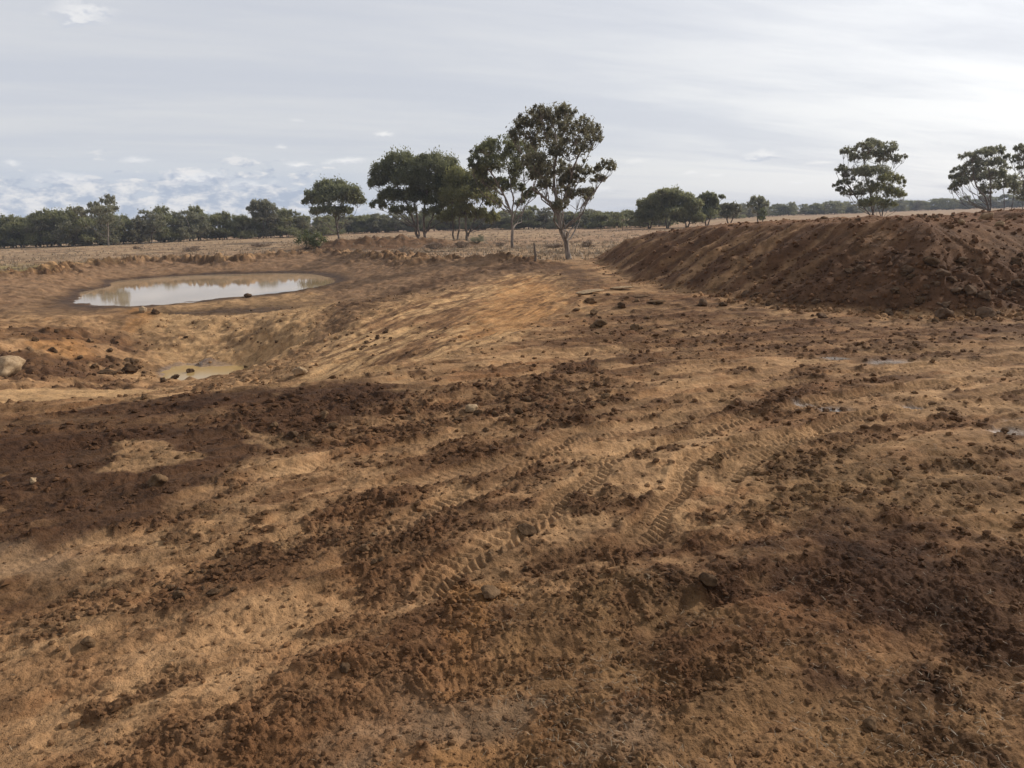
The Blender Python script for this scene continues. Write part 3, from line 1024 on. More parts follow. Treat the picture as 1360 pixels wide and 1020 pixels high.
def limb(a, b_, ra, rb, n=7, sag=0.18, rng=RNG):
    a, b_ = np.asarray(a, float), np.asarray(b_, float)
    t_ = np.linspace(0, 1, n)[:, None]
    p = a + (b_ - a) * t_
    L = np.linalg.norm(b_ - a)
    # first outwards, then up
    hor = (b_ - a) * np.array([1, 1, 0])
    p += np.sin(t_ * math.pi) * (hor * 0.16 * rng.uniform(0.3, 1.4) + np.array([0, 0, -sag * L * rng.uniform(0.1, 0.7)]))
    p += np.sin(t_ * math.pi) * rng.normal(0, 0.035, (n, 3)) * L
    return p, np.linspace(ra, rb, n)


def leaves(centres, spread, per, size, rng=RNG, droop=0.6, tint=None):
    """leaf quads scattered about clump centres"""
    n = len(centres) * per
    c = np.repeat(centres, per, axis=0)
    sp = np.repeat(spread, per, axis=0)
    d = rng.normal(0, 1, (n, 3))
    d /= np.linalg.norm(d, axis=1, keepdims=True)
    rad = np.minimum(np.abs(rng.normal(0, 0.62, (n, 1))) + 0.15, 1.6)
    p = c + d * rad * sp
    ax = rng.normal(0, 1, (n, 3)) + np.array([0, 0, -1.6 * droop])
    ax /= np.linalg.norm(ax, axis=1, keepdims=True)
    sd_ = np.cross(ax, rng.normal(0, 1, (n, 3)))
    sd_ /= np.linalg.norm(sd_, axis=1, keepdims=True) + 1e-9
    L = size * rng.uniform(0.6, 1.4, (n, 1))
    Wd = L * rng.uniform(0.34, 0.52, (n, 1))
    v = np.stack([p - ax * L * 0.5, p + sd_ * Wd * 0.5, p + ax * L * 0.5, p - sd_ * Wd * 0.5], 1).reshape(-1, 3)
    f = np.arange(n * 4).reshape(n, 4)
    ti = np.repeat(rng.uniform(0, 1, len(centres)) if tint is None else tint, per)
    ti = np.clip(ti * 0.7 + rng.uniform(0, 0.3, n), 0, 1)
    return v, f, np.repeat(ti, 4)


def build_tree(name, base, blobs, stems, leafm, barkm, leaf=0.22, dens=1.0, trunk_r=0.17, flat=1.15, seed=0, hollow=0.6, clump=1.0):
    """blobs: (x, y, z, rx, ry, rz) relative to base; stems: list of polylines relative to base"""
    rng = np.random.default_rng(seed)
    root = empty(name, base)
    blobs = np.array(blobs, float)
    paths = []
    H = max(b_[2] + b_[5] for b_ in blobs)
    spts = []
    stems = [np.array(q_, float) for q_ in stems]
    for st in stems:
        # resample
        seg = np.linalg.norm(np.diff(st, axis=0), axis=1)
        L = np.concatenate([[0], np.cumsum(seg)])
        q = np.linspace(0, L[-1], 14)
        P = np.stack([np.interp(q, L, st[:, k]) for k in range(3)], 1)
        P[1:-1] += rng.normal(0, 0.012, (12, 3)) * H * 0.35
        zk = np.clip(P[:, 2] / H, 0, 1)
        rad = trunk_r * (1 - 0.82 * zk ** 0.8)
        if st is not stems[0] and st[0][2] > 0.02 * H:
            rad = rad * 0.72
        if P[0, 2] < 0.03 * H:
            rad[0] *= 1.3
        paths.append((P, rad))
        spts += [(p, r_) for p, r_ in zip(P, rad)]
    SP = np.array([p for p, _ in spts])
    SR = np.array([r_ for _, r_ in spts])
    cl_c, cl_s, cl_t = [], [], []
    for bb in blobs:
        c, rr = bb[:3], bb[3:]
        hd = np.hypot(SP[:, 0] - c[0], SP[:, 1] - c[1])
        cost = np.abs((c[2] - SP[:, 2]) - hd * 0.9 - 0.1 * H) + hd * 0.4 + np.where(SP[:, 2] < H * 0.12, 50, 0)
        k = int(np.argmin(cost))
        lp, lr = limb(SP[k], c - np.array([0, 0, rr[2] * 0.3]), min(SR[k] * 0.55, trunk_r * 0.34), trunk_r * 0.09, rng=rng)
        paths.append((lp, lr))
        vol = (rr[0] * rr[1] * rr[2]) ** (1 / 3)
        n = max(int(17 * (vol / 0.9) ** 1.4 * dens / clump ** 1.5), 7)
        n = min(n, 80)
        d = rng.normal(0, 1, (n, 3))
        d[:, 2] = np.abs(d[:, 2]) * 0.9 - 0.25
        d /= np.linalg.norm(d, axis=1, keepdims=True)
        rad = hollow + (1.02 - hollow) * rng.uniform(0, 1, (n, 1)) ** 0.7
        cc = c + d * rad * rr
        cl_c.append(cc)
        s = np.clip(vol * rng.uniform(0.24, 0.42, (n, 1)), 0.26, 1.4) * clump
        cl_s.append(np.concatenate([s, s, s * flat], 1) * rng.uniform(0.75, 1.25, (n, 3)))
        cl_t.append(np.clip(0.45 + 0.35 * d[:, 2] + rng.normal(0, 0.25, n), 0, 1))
        for q in cc[:: max(1, n // 7)]:
            tp, tr_ = limb(lp[-2], q, trunk_r * 0.09, trunk_r * 0.03, n=4, rng=rng)
            paths.append((tp, tr_))
    v, f = tubes(paths, 6)
    link('trunk', mesh_np('trunk', v, f, True), barkm, root)
    cl_c = np.concatenate(cl_c)
    cl_s = np.concatenate(cl_s)
    cl_t = np.concatenate(cl_t)
    per = int(np.clip(85 * (np.mean(cl_s) / 0.4) ** 1.7 * (0.22 / leaf) ** 1.6, 24, 170))
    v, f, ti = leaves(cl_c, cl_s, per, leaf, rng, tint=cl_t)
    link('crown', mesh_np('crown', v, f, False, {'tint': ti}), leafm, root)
    return root


def photo_tree(name, base_px, D, blobs_px, stems_px, leafm, barkm, label, seed, depth=0.9, leaf=None, group=None, fat=1.0, extra=0, **kw):
    """a tree whose outline was measured in the photograph, built at its own distance D with real depth"""
    rng = np.random.default_rng(seed)
    bx_, by_, _ = at_y(base_px[0], base_px[1], D)
    bz = float(TH(bx_, by_)[0]) - 0.08
    B = np.array((bx_, by_, bz))
    bl = []
    blobs_px = [(a0, b0, c0 * fat, d0 * fat) for a0, b0, c0, d0 in blobs_px]
    xs = [b_[0] for b_ in blobs_px]
    half = (max(xs) - min(xs)) / 2 * D / FPX
    cxm = (max(xs) + min(xs)) / 2
    for (px, py, rx, ry) in blobs_px:
        off = (px - cxm) * D / FPX
        room = math.sqrt(max(half * half - off * off, 0.05)) * depth
        dy_ = rng.uniform(-1, 1) * room
        p = np.array(at_y(px, py, D + dy_))
        rr = rx * D / FPX
        bl.append(tuple(p - B) + (rr, max(rr, ry * D / FPX) * 1.0, ry * D / FPX))
        for _ in range(extra):
            o_ = rng.normal(0, 0.6, 3) * np.array([rr, rr, ry * D / FPX * 1.1])
            k_ = rng.uniform(0.3, 0.6)
            bl.append(tuple(p - B + o_) + (rr * k_, rr * k_, ry * D / FPX * k_))
    stems = []
    for st in stems_px:
        pl = [np.array(at_y(px, py, D)) - B for px, py in st]
        if abs(st[0][1] - base_px[1]) < 3:
            pl[0] = np.array((pl[0][0], pl[0][1], -0.1))
        for k in range(1, len(pl)):
            pl[k][1] += rng.normal(0, 0.15 * k)
        stems.append(pl)
    o = build_tree(name, tuple(B), bl, stems, leafm, barkm, leaf=leaf or max(0.0030 * D, 0.2), seed=seed, **kw)
    tag(o, label, 'tree', group)
    return o


photo_tree('gum_tree', (756, 342), 55, [(700, 168, 20, 18), (688, 182, 12, 13), (735, 158, 26, 19), (765, 172, 22, 20), (787, 185, 13, 20), (722, 190, 26, 20), (756, 202, 26, 20),
           (710, 216, 18, 14), (738, 230, 24, 16), (770, 230, 20, 10), (803, 224, 14, 13), (760, 240, 18, 12), (746, 254, 14, 9), (722, 232, 16, 12), (795, 238, 12, 6), (768, 262, 20, 10), (748, 274, 14, 8), (726, 246, 9, 8), (780, 255, 9, 7), (718, 150, 14, 9), (752, 148, 14, 8)],
           [((756, 342), (752, 325), (745, 305), (741, 285), (738, 262), (736, 235), (738, 205), (740, 175)), ((741, 285), (750, 262), (757, 235), (768, 210), (775, 190)),
            ((742, 292), (730, 268), (716, 256), (708, 250))], M_GUM_B, M_BARKP,
           'tallest gum tree standing alone in the middle with a leaning pale trunk', 21, trunk_r=0.22, dens=1.0, clump=0.68)
photo_tree('gum_tree', (681, 328), 79, [(663, 194, 22, 12), (640, 205, 15, 13), (690, 203, 22, 15), (631, 214, 8, 9), (665, 220, 27, 17), (697, 232, 20, 18), (682, 250, 16, 10), (642, 232, 13, 11), (705, 260, 9, 8), (692, 270, 8, 6), (656, 245, 14, 8), (712, 215, 12, 12)],
           [((681, 328), (680, 300), (680, 285), (672, 262), (658, 240), (645, 222)), ((680, 296), (681, 270), (679, 240), (672, 215)), ((681, 292), (690, 268), (697, 245), (695, 215))],
           M_GUM, M_BARKP, 'forked gum tree just left of the tallest tree with bare lower trunk', 22, trunk_r=0.19, clump=0.7, extra=1)
photo_tree('gum_tree', (556, 320), 114, [(533, 219, 26, 15), (510, 231, 17, 15), (499, 244, 9, 9), (545, 238, 22, 16), (520, 262, 20, 11), (503, 273, 10, 7), (550, 262, 20, 13), (536, 279, 18, 5), (525, 240, 16, 12)],
           [((557, 320), (551, 300), (545, 280), (534, 255), (522, 238)), ((557, 314), (553, 285), (548, 255), (545, 232))], M_GUM, M_BARK,
           'broad domed gum tree, left one of the touching pair with the widest crown', 23, clump=0.85, trunk_r=0.24)
photo_tree('gum_tree', (564, 320), 112, [(580, 224, 27, 17), (568, 248, 22, 17), (596, 243, 20, 19), (585, 268, 22, 13), (600, 268, 16, 14), (568, 214, 15, 8), (592, 220, 16, 10), (575, 282, 14, 6)],
           [((564, 320), (563, 295), (564, 270), (570, 240), (575, 225)), ((564, 312), (574, 288), (584, 262), (592, 242))], M_GUM, M_BARK,
           'dark rounded gum tree, right one of the touching pair of domed trees', 24, clump=0.85, trunk_r=0.24)
photo_tree('gum_tree', (605, 320), 108, [(606, 240, 15, 16), (600, 262, 16, 14), (606, 284, 16, 12), (592, 290, 11, 8), (612, 255, 12, 12)],
           [((603, 320), (601, 300), (600, 275), (604, 250)), ((607, 320), (610, 298), (610, 270))], M_GUM_Y, M_BARK,
           'narrow bushy green tree squeezed between domed pair and its right neighbour', 25, clump=0.85, trunk_r=0.16)
photo_tree('gum_tree', (621, 320), 106, [(626, 238, 20, 14), (645, 252, 15, 14), (630, 262, 24, 14), (655, 270, 10, 10), (641, 285, 18, 7), (618, 280, 13, 10), (656, 292, 10, 7), (636, 246, 14, 10)],
           [((621, 320), (618, 300), (618, 280), (622, 255), (626, 240)), ((621, 314), (630, 292), (640, 270), (645, 255))], M_GUM_Y, M_BARK,
           'olive green tree with low foliage on its right, third clump left of the tallest tree', 26, clump=0.85, trunk_r=0.2)
photo_tree('gum_tree', (450, 318), 143, [(440, 248, 20, 8), (420, 261, 15, 9), (461, 258, 17, 10), (445, 266, 28, 9), (476, 268, 10, 6), (410, 268, 8, 6), (430, 281, 18, 6), (456, 281, 13, 6), (445, 255, 16, 9)],
           [((450, 318), (448, 300), (446, 285), (436, 268), (428, 258)), ((448, 302), (450, 282), (455, 265))], M_GUM, M_BARK,
           'umbrella shaped lone tree right of the green bushes, leftmost of the standing trees', 27, clump=0.85, trunk_r=0.22)
photo_tree('gum_tree', (1160, 305), 120, [(1127, 201, 9, 5), (1144, 195, 8, 5), (1160, 193, 9, 6), (1179, 196, 11, 7), (1187, 212, 8, 6), (1162, 208, 15, 9), (1140, 210, 11, 8), (1119, 226, 7, 5), (1117, 252, 5, 4), (1129, 231, 9, 7), (1121, 243, 8, 6),
           (1146, 230, 12, 10), (1166, 230, 13, 10), (1148, 252, 12, 11)],
           [((1160, 306), (1159, 285), (1155, 255), (1150, 225), (1148, 205)), ((1159, 288), (1165, 250), (1172, 220), (1178, 200)), ((1158, 290), (1140, 265), (1126, 245), (1120, 230))],
           M_PALE, M_BARK, 'airy open crowned gum tree rising behind the middle of the spoil mound', 28, trunk_r=0.18, dens=1.0, clump=0.55, leaf=0.25, fat=1.1, extra=3)
photo_tree('wattle_tree', (1172, 305), 117, [(1183, 238, 13, 8), (1198, 242, 5, 6), (1170, 252, 14, 10), (1187, 258, 12, 9), (1162, 270, 14, 9), (1179, 272, 10, 7), (1199, 259, 4, 4), (1150, 270, 9, 8)],
           [((1172, 306), (1172, 285), (1176, 262), (1182, 245)), ((1172, 292), (1164, 272))], M_GUM_Y, M_BARK,
           'low yellow green bushy tree growing against the airy gum behind the mound', 29, trunk_r=0.12, clump=0.75, leaf=0.26)
photo_tree('gum_tree', (1314, 305), 130, [(1284, 208, 9, 5), (1308, 204, 13, 6), (1325, 200, 9, 6), (1337, 209, 4, 4), (1296, 218, 13, 7), (1322, 218, 12, 7), (1269, 236, 7, 5), (1266, 248, 5, 3), (1286, 231, 12, 7), (1302, 236, 12, 8), (1275, 243, 9, 5), (1315, 232, 10, 8), (1312, 250, 11, 7)],
           [((1316, 306), (1315, 285), (1308, 262), (1298, 248), (1286, 238)), ((1315, 280), (1316, 250), (1312, 220), (1310, 205))], M_PALE, M_BARK,
           'flat topped spreading gum tree behind the right end of the mound', 30, trunk_r=0.19, dens=1.0, clump=0.55, leaf=0.26, fat=1.05, extra=3)
for kx, (bx_, cxx, cyy, ryy, sdn, lb) in enumerate(((1334, 1331, 240, 14, 41, 'slender upright young tree touching the flat topped gum'), (1344, 1346, 246, 12, 42, 'thin young tree standing between two other saplings by the right edge'),
                                        (1357, 1357, 254, 14, 43, 'thin young tree nearest the right edge of the photo'))):
    photo_tree('young_gum_tree', (bx_, 303), 128 + kx * 3, [(cxx, cyy, 6, ryy), (cxx + 1, cyy + 8, 5, ryy * 0.6), (cxx - 1, cyy - 8, 4, 6)], [((bx_, 303), (bx_, 280), (cxx, cyy))], M_PALE, M_BARK, lb, sdn, trunk_r=0.09)
photo_tree('gum_tree', (1382, 304), 112, [(1356, 198, 8, 6), (1351, 210, 8, 4), (1376, 198, 14, 9), (1384, 214, 15, 9), (1400, 205, 12, 9), (1362, 222, 6, 5), (1395, 228, 12, 8)],
           [((1382, 306), (1381, 270), (1378, 235), (1375, 210)), ((1381, 275), (1390, 240), (1396, 215))], M_PALE, M_BARK,
           'large gum tree cut off by the right edge with only branch tips showing', 44, trunk_r=0.22, clump=0.55, leaf=0.25, fat=1.0, extra=3)
photo_tree('gum_tree', (1006, 300), 190, [(1006, 267, 9, 7), (998, 273, 6, 5), (1013, 272, 7, 6), (1007, 280, 8, 5)], [((1006, 300), (1006, 280), (1005, 270))], M_PALE, M_BARK,
           'small dark lone tree on the skyline between the dense clump and the airy gum', 45, trunk_r=0.2)
photo_tree('leafy_bush', (1013, 300), 170, [(1013, 284, 6, 6), (1011, 290, 6, 4)], [((1013, 300), (1013, 288))], M_BUSH, M_BARK,
           'pale green bush standing in front of the small dark skyline tree', 46, trunk_r=0.1)
# dense clump left of the mound
for kx, (bx_, D_, bl, mt, lb) in enumerate((
        (862, 163, [(860, 272, 15, 9), (858, 284, 14, 9), (868, 290, 14, 8), (852, 292, 9, 8)], M_WOOD, 'dense dark green tree at the left end of the rounded clump'),
        (886, 160, [(888, 259, 18, 8), (880, 270, 20, 10), (898, 272, 18, 10), (886, 286, 22, 11), (872, 266, 12, 8)], M_WOOD, 'tallest dense rounded tree in the middle of the clump'),
        (912, 158, [(908, 264, 14, 8), (920, 272, 13, 8), (916, 281, 15, 11), (905, 288, 14, 9), (926, 290, 10, 8)], M_WOOD, 'rounded dense tree on the right side of the clump'),
        (938, 165, [(940, 262, 11, 6), (930, 268, 10, 7), (945, 274, 10, 8), (936, 284, 15, 10), (928, 292, 10, 6), (948, 268, 6, 5)], M_GUM, 'looser green tree touching the right end of the rounded clump'),
        (968, 172, [(962, 276, 8, 5), (974, 274, 8, 4), (968, 284, 12, 6), (980, 280, 5, 4)], M_GREY, 'low grey green tree with forked trunks right of the clump'))):
    photo_tree('dense_tree', (bx_, 304), D_, bl, [((bx_, 304), (bx_ - 2, 292), (bl[0][0], bl[0][1])), ((bx_ + 1, 304), (bx_ + 5, 290), (bx_ + 8, 280))], mt, M_BARK, lb, 60 + kx, trunk_r=0.18, dens=1.3, hollow=0.45, clump=0.75, extra=2)
photo_tree('gum_tree', (144, 325), 150, [(144, 268, 9, 8), (124, 274, 8, 5), (104, 279, 6, 3), (136, 280, 13, 5), (150, 278, 6, 6), (118, 283, 9, 4), (142, 292, 10, 6)],
           [((144, 325), (144, 305), (143, 285), (143, 270)), ((144, 300), (132, 286), (122, 277))], M_GREY, M_BARKP,
           'taller grey green gum sticking up above the wood at far left', 47, trunk_r=0.16)
photo_tree('gum_tree', (350, 316), 186, [(345, 272, 12, 6), (338, 278, 9, 5), (356, 277, 10, 6), (348, 286, 13, 6)], [((350, 316), (350, 298), (346, 276))], M_GREY, M_BARKP,
           'greyish gum with a rounded thin crown above the wood left of the umbrella tree', 48, trunk_r=0.16)

# ------------------------------------------------------------------ trees of the woods along the skyline
def wood_proto(seed, h, wdt, mat, low):
    rng = np.random.default_rng(seed)
    bl = []
    n = 15
    for i in range(n):
        a = rng.uniform(0, TAU)
        q = rng.uniform(0, 1) ** 0.6 * wdt * 0.5
        z = h * rng.uniform(low, 0.86)
        q *= 1.0 - 0.45 * max(z / h - 0.55, 0) / 0.45
        rr = wdt * rng.uniform(0.20, 0.30)
        bl.append((q * math.cos(a), q * math.sin(a), z, rr, rr, rr * rng.uniform(0.55, 0.8)))
    bl.append((rng.normal(0, 0.3), rng.normal(0, 0.3), h * 0.88, wdt * 0.22, wdt * 0.22, h * 0.1))
    st = [[(0, 0, 0), (rng.normal(0, .2), rng.normal(0, .2), h * 0.4), (rng.normal(0, .5), rng.normal(0, .5), h * 0.82)],
          [(0, 0, h * 0.12), (wdt * 0.15, 0.1, h * 0.4), (wdt * 0.28, 0.3, h * 0.65)]]
    return build_tree('woodland_tree', (0, 0, 0), bl, st, mat, M_BARKP if seed % 2 else M_BARK, leaf=0.36, dens=0.42, trunk_r=0.15, seed=seed, hollow=0.4)


protos = [wood_proto(301, 7.5, 5.5, M_WOOD, 0.10), wood_proto(302, 7.0, 6.5, M_WOOD, 0.12), wood_proto(303, 8.0, 5.0, M_GREY, 0.16), wood_proto(304, 7.2, 6.0, M_GUM_B, 0.14),
          wood_proto(305, 6.6, 5.6, M_GREY, 0.08), wood_proto(306, 7.6, 6.2, M_WOOD, 0.12)]
used = set()


def copy_tree(o):
    c = o.copy()
    COL.objects.link(c)
    for ch in o.children:
        d = ch.copy()
        COL.objects.link(d)
        d.parent = c
    return c


kids = {p.name: list(p.children) for p in protos}


def put_wood(px, D, hgt, label, group, pick, wide=1.0):
    p = protos[pick]
    if p.name in used:
        c = p.copy()
        COL.objects.link(c)
        for ch in kids[p.name]:
            d = ch.copy()
            COL.objects.link(d)
            d.parent = c
    else:
        used.add(p.name)
        c = p
    x = (px - IW / 2) / FPX * D * 0.977 / 1.0
    v = ray(px, 290)
    x = v[0] * D
    s = hgt / 7.6
    c.location = (x, D, float(TH(x, D)[0]) - 0.1)
    c.rotation_euler = (0, 0, random.uniform(0, TAU))
    w = s * random.uniform(0.95, 1.3) * wide
    c.scale = (w, w, s)
    tag(c, label, 'tree', group)


BELT = [(-160, 165, 8.2), (0, 160, 8.2), (118, 158, 7.8), (235, 176, 8.0), (330, 186, 7.4), (400, 192, 6.4), (474, 225, 6.4), (560, 222, 6.2), (670, 214, 6.2), (740, 200, 5.8), (835, 178, 4.9), (890, 182, 5.0)]
BELT2 = [(880, 300, 5.5), (985, 330, 6.0), (1026, 400, 6.6), (1096, 410, 7.4), (1236, 500, 8.4), (1348, 500, 8.6), (1520, 500, 8.6)]


def belt(tab, step_m, rows, gap, lab, group, heights=0.86, wide=1.0):
    P = np.array(tab)
    px = P[0, 0]
    k = 0
    while px < P[-1, 0]:
        D_ = float(np.interp(px, P[:, 0], P[:, 1]))
        hg = float(np.interp(px, P[:, 0], P[:, 2]))
        for q in range(rows):
            dd = D_ + q * gap + random.uniform(-0.35, 0.35) * gap
            hh = hg * random.choice((0.8, 0.9, 0.95, 1.0, 1.0, 1.05, 1.22)) * heights * (1 + 0.03 * q)
            put_wood(px + random.uniform(-6, 6), dd, hh, lab, group, random.randrange(6) if random.random() < 0.6 else random.choice((0, 1, 5)), wide)
            k += 1
        px += step_m / D_ * FPX * random.uniform(0.8, 1.2)
    return k


n = belt([p for p in BELT if p[0] <= 400], 2.6, 2, 6, 'bushy dark tree in the wood along the skyline at the left', 'trees of the wood along the left skyline')
n += belt([p for p in BELT if p[0] >= 400], 3.4, 2, 7, 'low tree of the belt seen behind the standing gum trees', 'trees of the belt behind the standing gums', wide=1.5)
n += belt(BELT2, 4.6, 2, 12, 'distant tree of the far belt beyond the spoil mound', 'trees of the far belt at the right', wide=1.35)
print('belt trees', n)
assert n <= 290


# ------------------------------------------------------------------ bushes and dry shrubs
def shrub(name, px, py, wpx, hpx, mat, label, seed, cat='bush', group=None, leaf=0.12):
    x, y, z = ground_at(px, py)
    rng = np.random.default_rng(seed)
    w, h = wpx * y / FPX, hpx * y / FPX
    root = empty(name, (x, y, z - 0.04))
    paths = []
    cs, ss = [], []
    for i in range(16):
        a = rng.uniform(0, TAU)
        q = math.sqrt(rng.uniform(0, 1)) * w * 0.5
        c = np.array((q * math.cos(a), q * math.sin(a), h * rng.uniform(0.3, 0.92) * (1 - 0.35 * q / (w * 0.5))))
        paths.append(limb((0, 0, 0), c, 0.03, 0.008, 5, 0.05, rng))
        cs.append(c)
        s = rng.uniform(0.16, 0.26)
        ss.append((w * s, w * s, h * s * 0.9))
    v, f = tubes(paths, 4)
    link('stem', mesh_np('stem', v, f), M_BARK, root)
    v, f, ti = leaves(np.array(cs), np.array(ss), int(75 * max(1, (w / 1.6)) ** 1.2), leaf * (0.6 + 0.4 * w / 2), rng, 0.1)
    v[:, 2] = np.maximum(v[:, 2], 0.0)
    link('foliage', mesh_np('foliage', v, f, False, {'tint': ti}), mat, root)
    tag(root, label, cat, group)
    return root


shrub('leafy_bush', 407, 331, 25, 28, M_BUSH, 'green bush on the pond bank, left of the touching pair', 71, leaf=0.2)
shrub('leafy_bush', 424, 330, 20, 23, M_BUSH, 'green bush on the pond bank, right of the touching pair', 72, leaf=0.2)
shrub('dry_shrub', 633, 323, 22, 13, M_GREY, 'grey twiggy shrub right of the tree group trunks', 73, 'shrub')
shrub('dry_shrub', 736, 329, 22, 8, M_DRY, 'low dry shrub on the grass left behind the tallest gum', 74, 'shrub')
shrub('dry_shrub', 664, 327, 12, 6, M_DRY, 'small dry shrub at the foot of the forked gum', 75, 'shrub')
shrub('dry_shrub', 780, 328, 16, 9, M_DRY, 'low brown shrub on the grass right of the tallest gum trunk', 76, 'shrub')
shrub('dry_shrub', 613, 329, 22, 10, M_DRY, 'straw coloured shrub on the bank below the tree group', 77, 'shrub')
shrub('dry_shrub', 577, 331, 24, 11, M_DRY, 'straw coloured shrub on the bank below the domed pair', 78, 'shrub')
shrub('dry_shrub', 255, 334, 20, 8, M_DRY, 'dry brown shrub on the far pond bank at the left', 79, 'shrub')
shrub('dry_shrub', 346, 328, 22, 6, M_DRY, 'flat brown shrub on the grass left of the green bushes', 80, 'shrub')
shrub('dry_shrub', 540, 337, 22, 9, M_DRY, 'dry brush heap on the bank right of the pond', 81, 'shrub')
shrub('dry_shrub', 182, 331, 10, 5, M_DRY, 'small dark shrub on the grass behind the left of the pond', 82, 'shrub')

# fence post
mpst, t, b = new_mat('weathered_post_wood')
geo = t.node('ShaderNodeNewGeometry')
nn = t.noise(t.vm('MULTIPLY', geo.outputs['Position'], (30, 30, 3)), 1.5, 5.0, 0.6)
t.put(b.inputs['Base Color'], t.mix(nn, (0.05, 0.035, 0.025, 1), (0.20, 0.15, 0.11, 1)))
b.inputs['Roughness'].default_value = 0.95


def post(px, py, h, r_, lean, label):
    x, y, z = ground_at(px, py)
    pts = [(0, 0, -0.15), (0.01, 0, h * 0.3), (lean * 0.6, 0.02, h * 0.7), (lean, 0.02, h), (lean, 0.02, h + 0.02)]
    v, f = tubes([(pts, [r_ * 1.15, r_ * 1.1, r_, r_ * 0.9, 0.002])], 9)
    v += np.random.default_rng(int(px)).normal(0, r_ * 0.08, v.shape)
    o = link('fence_post', mesh_np('fence_post', v, f, True), mpst)
    o.location = (x, y, z)
    tag(o, label, 'fence post')


post(711, 347, 1.15, 0.07, -0.05, 'weathered wooden post standing alone left of the tallest gum')
post(827, 306, 1.2, 0.08, 0.03, 'small distant post on the grass left of the dense clump')

# ------------------------------------------------------------------ clods and rocks
def soil_mat(name, c1, c2):
    m, t, b = new_mat(name)
    tcn = t.node('ShaderNodeTexCoord')
    geo = t.node('ShaderNodeNewGeometry')
    n1 = t.noise(geo.outputs['Position'], 9.0, 6.0, 0.65)
    n2 = t.noise(geo.outputs['Position'], 60.0, 4.0, 0.6)
    t.put(b.inputs['Base Color'], t.mix(t.rng(t.m('ADD', t.m('MULTIPLY', n1, 0.7), t.m('MULTIPLY', n2, 0.3)), 0.35, 0.65), c1 + (1,), c2 + (1,)))
    b.inputs['Roughness'].default_value = 0.95
    b.inputs['Specular IOR Level'].default_value = 0.06
    bp = t.node('ShaderNodeBump')
    bp.inputs['Strength'].default_value = 0.9
    bp.inputs['Distance'].default_value = 0.015
    t.put(bp.inputs['Height'], t.m('ADD', n1, t.m('MULTIPLY', n2, 0.5)))
    t.put(b.inputs['Normal'], bp.outputs[0])
    return m


MC_D = soil_mat('dark_earth', (0.045, 0.027, 0.015), (0.115, 0.070, 0.038))
MC_B = soil_mat('brown_earth', (0.085, 0.050, 0.026), (0.19, 0.118, 0.064))
MC_P = soil_mat('pale_clay_stone', (0.22, 0.145, 0.080), (0.42, 0.30, 0.18))
MC_S = soil_mat('spoil_clod_earth', (0.075, 0.046, 0.027), (0.16, 0.102, 0.062))


def ico(sub):
    t_ = (1 + 5 ** 0.5) / 2
    v = [(-1, t_, 0), (1, t_, 0), (-1, -t_, 0), (1, -t_, 0), (0, -1, t_), (0, 1, t_), (0, -1, -t_), (0, 1, -t_), (t_, 0, -1), (t_, 0, 1), (-t_, 0, -1), (-t_, 0, 1)]
    f = [(0, 11, 5), (0, 5, 1), (0, 1, 7), (0, 7, 10), (0, 10, 11), (1, 5, 9), (5, 11, 4), (11, 10, 2), (10, 7, 6), (7, 1, 8), (3, 9, 4), (3, 4, 2), (3, 2, 6), (3, 6, 8), (3, 8, 9), (4, 9, 5), (2, 4, 11), (6, 2, 10), (8, 6, 7), (9, 8, 1)]
    v = [np.array(p) / np.linalg.norm(p) for p in v]
    for _ in range(sub):
        mid, nf = {}, []

        def mp_(a, b_):
            k_ = (min(a, b_), max(a, b_))
            if k_ not in mid:
                p = v[a] + v[b_]
                v.append(p / np.linalg.norm(p))
                mid[k_] = len(v) - 1
            return mid[k_]
        for a, b_, c_ in f:
            x_, y_, z_ = mp_(a, b_), mp_(b_, c_), mp_(c_, a)
            nf += [(a, x_, z_), (b_, y_, x_), (c_, z_, y_), (x_, y_, z_)]
        f = nf
    return np.array(v), np.array(f)


ICO = {s: ico(s) for s in (0, 1, 2, 3)}


def lump(seed, sub=3, angular=0.5):
    """irregular clod: sphere cut by random planes and roughened; unit size, base at z about -0.35"""
    rng = np.random.default_rng(seed)
    v, f = ICO[sub]
    v = v.copy() * rng.uniform(0.8, 1.2, 3)
    for _ in range(int(4 + 6 * angular)):
        nrm = rng.normal(0, 1, 3)
        nrm /= np.linalg.norm(nrm)
        dcut = rng.uniform(0.55, 0.85)
        e = v @ nrm - dcut
        v -= np.clip(e, 0, None)[:, None] * nrm * 0.92
    for l, a in ((0.9, 0.16), (0.4, 0.09), (0.18, 0.04)):
        ph = rng.uniform(0, TAU, 3)
        fr = rng.normal(0, 1, (3, 3)) / l * 1.6
        w = np.sin(v @ fr[0] + ph[0]) * np.sin(v @ fr[1] + ph[1]) + 0.5 * np.sin(v @ fr[2] + ph[2])
        v *= (1 + a * w)[:, None]
    return v, f


LUMPS = [lump(900 + i, 3, 0.3 + 0.1 * (i % 5)) for i in range(8)]
lump_me = {}


def lump_mesh(i, mat):
    k_ = (i, mat.name)
    if k_ not in lump_me:
        v, f = LUMPS[i]
        me = mesh_np('earth_clod', v * 0.5, f, True)
        me.materials.append(mat)
        lump_me[k_] = me
    return lump_me[k_]


def clod_at(x, y, z, s, mat, label, cat='clod', group=None, name='earth_clod', i=None, flat=0.75, sink=0.22):
    o = link(name, lump_mesh(random.randrange(8) if i is None else i, mat))
    o.scale = (s * random.uniform(0.85, 1.25), s * random.uniform(0.8, 1.1), s * flat * random.uniform(0.85, 1.1))
    o.rotation_euler = (random.uniform(-0.3, 0.3), random.uniform(-0.3, 0.3), random.uniform(0, TAU))
    o.location = (x, y, z + s * flat * (0.5 - sink))
    tag(o, label, cat, group)
    return o


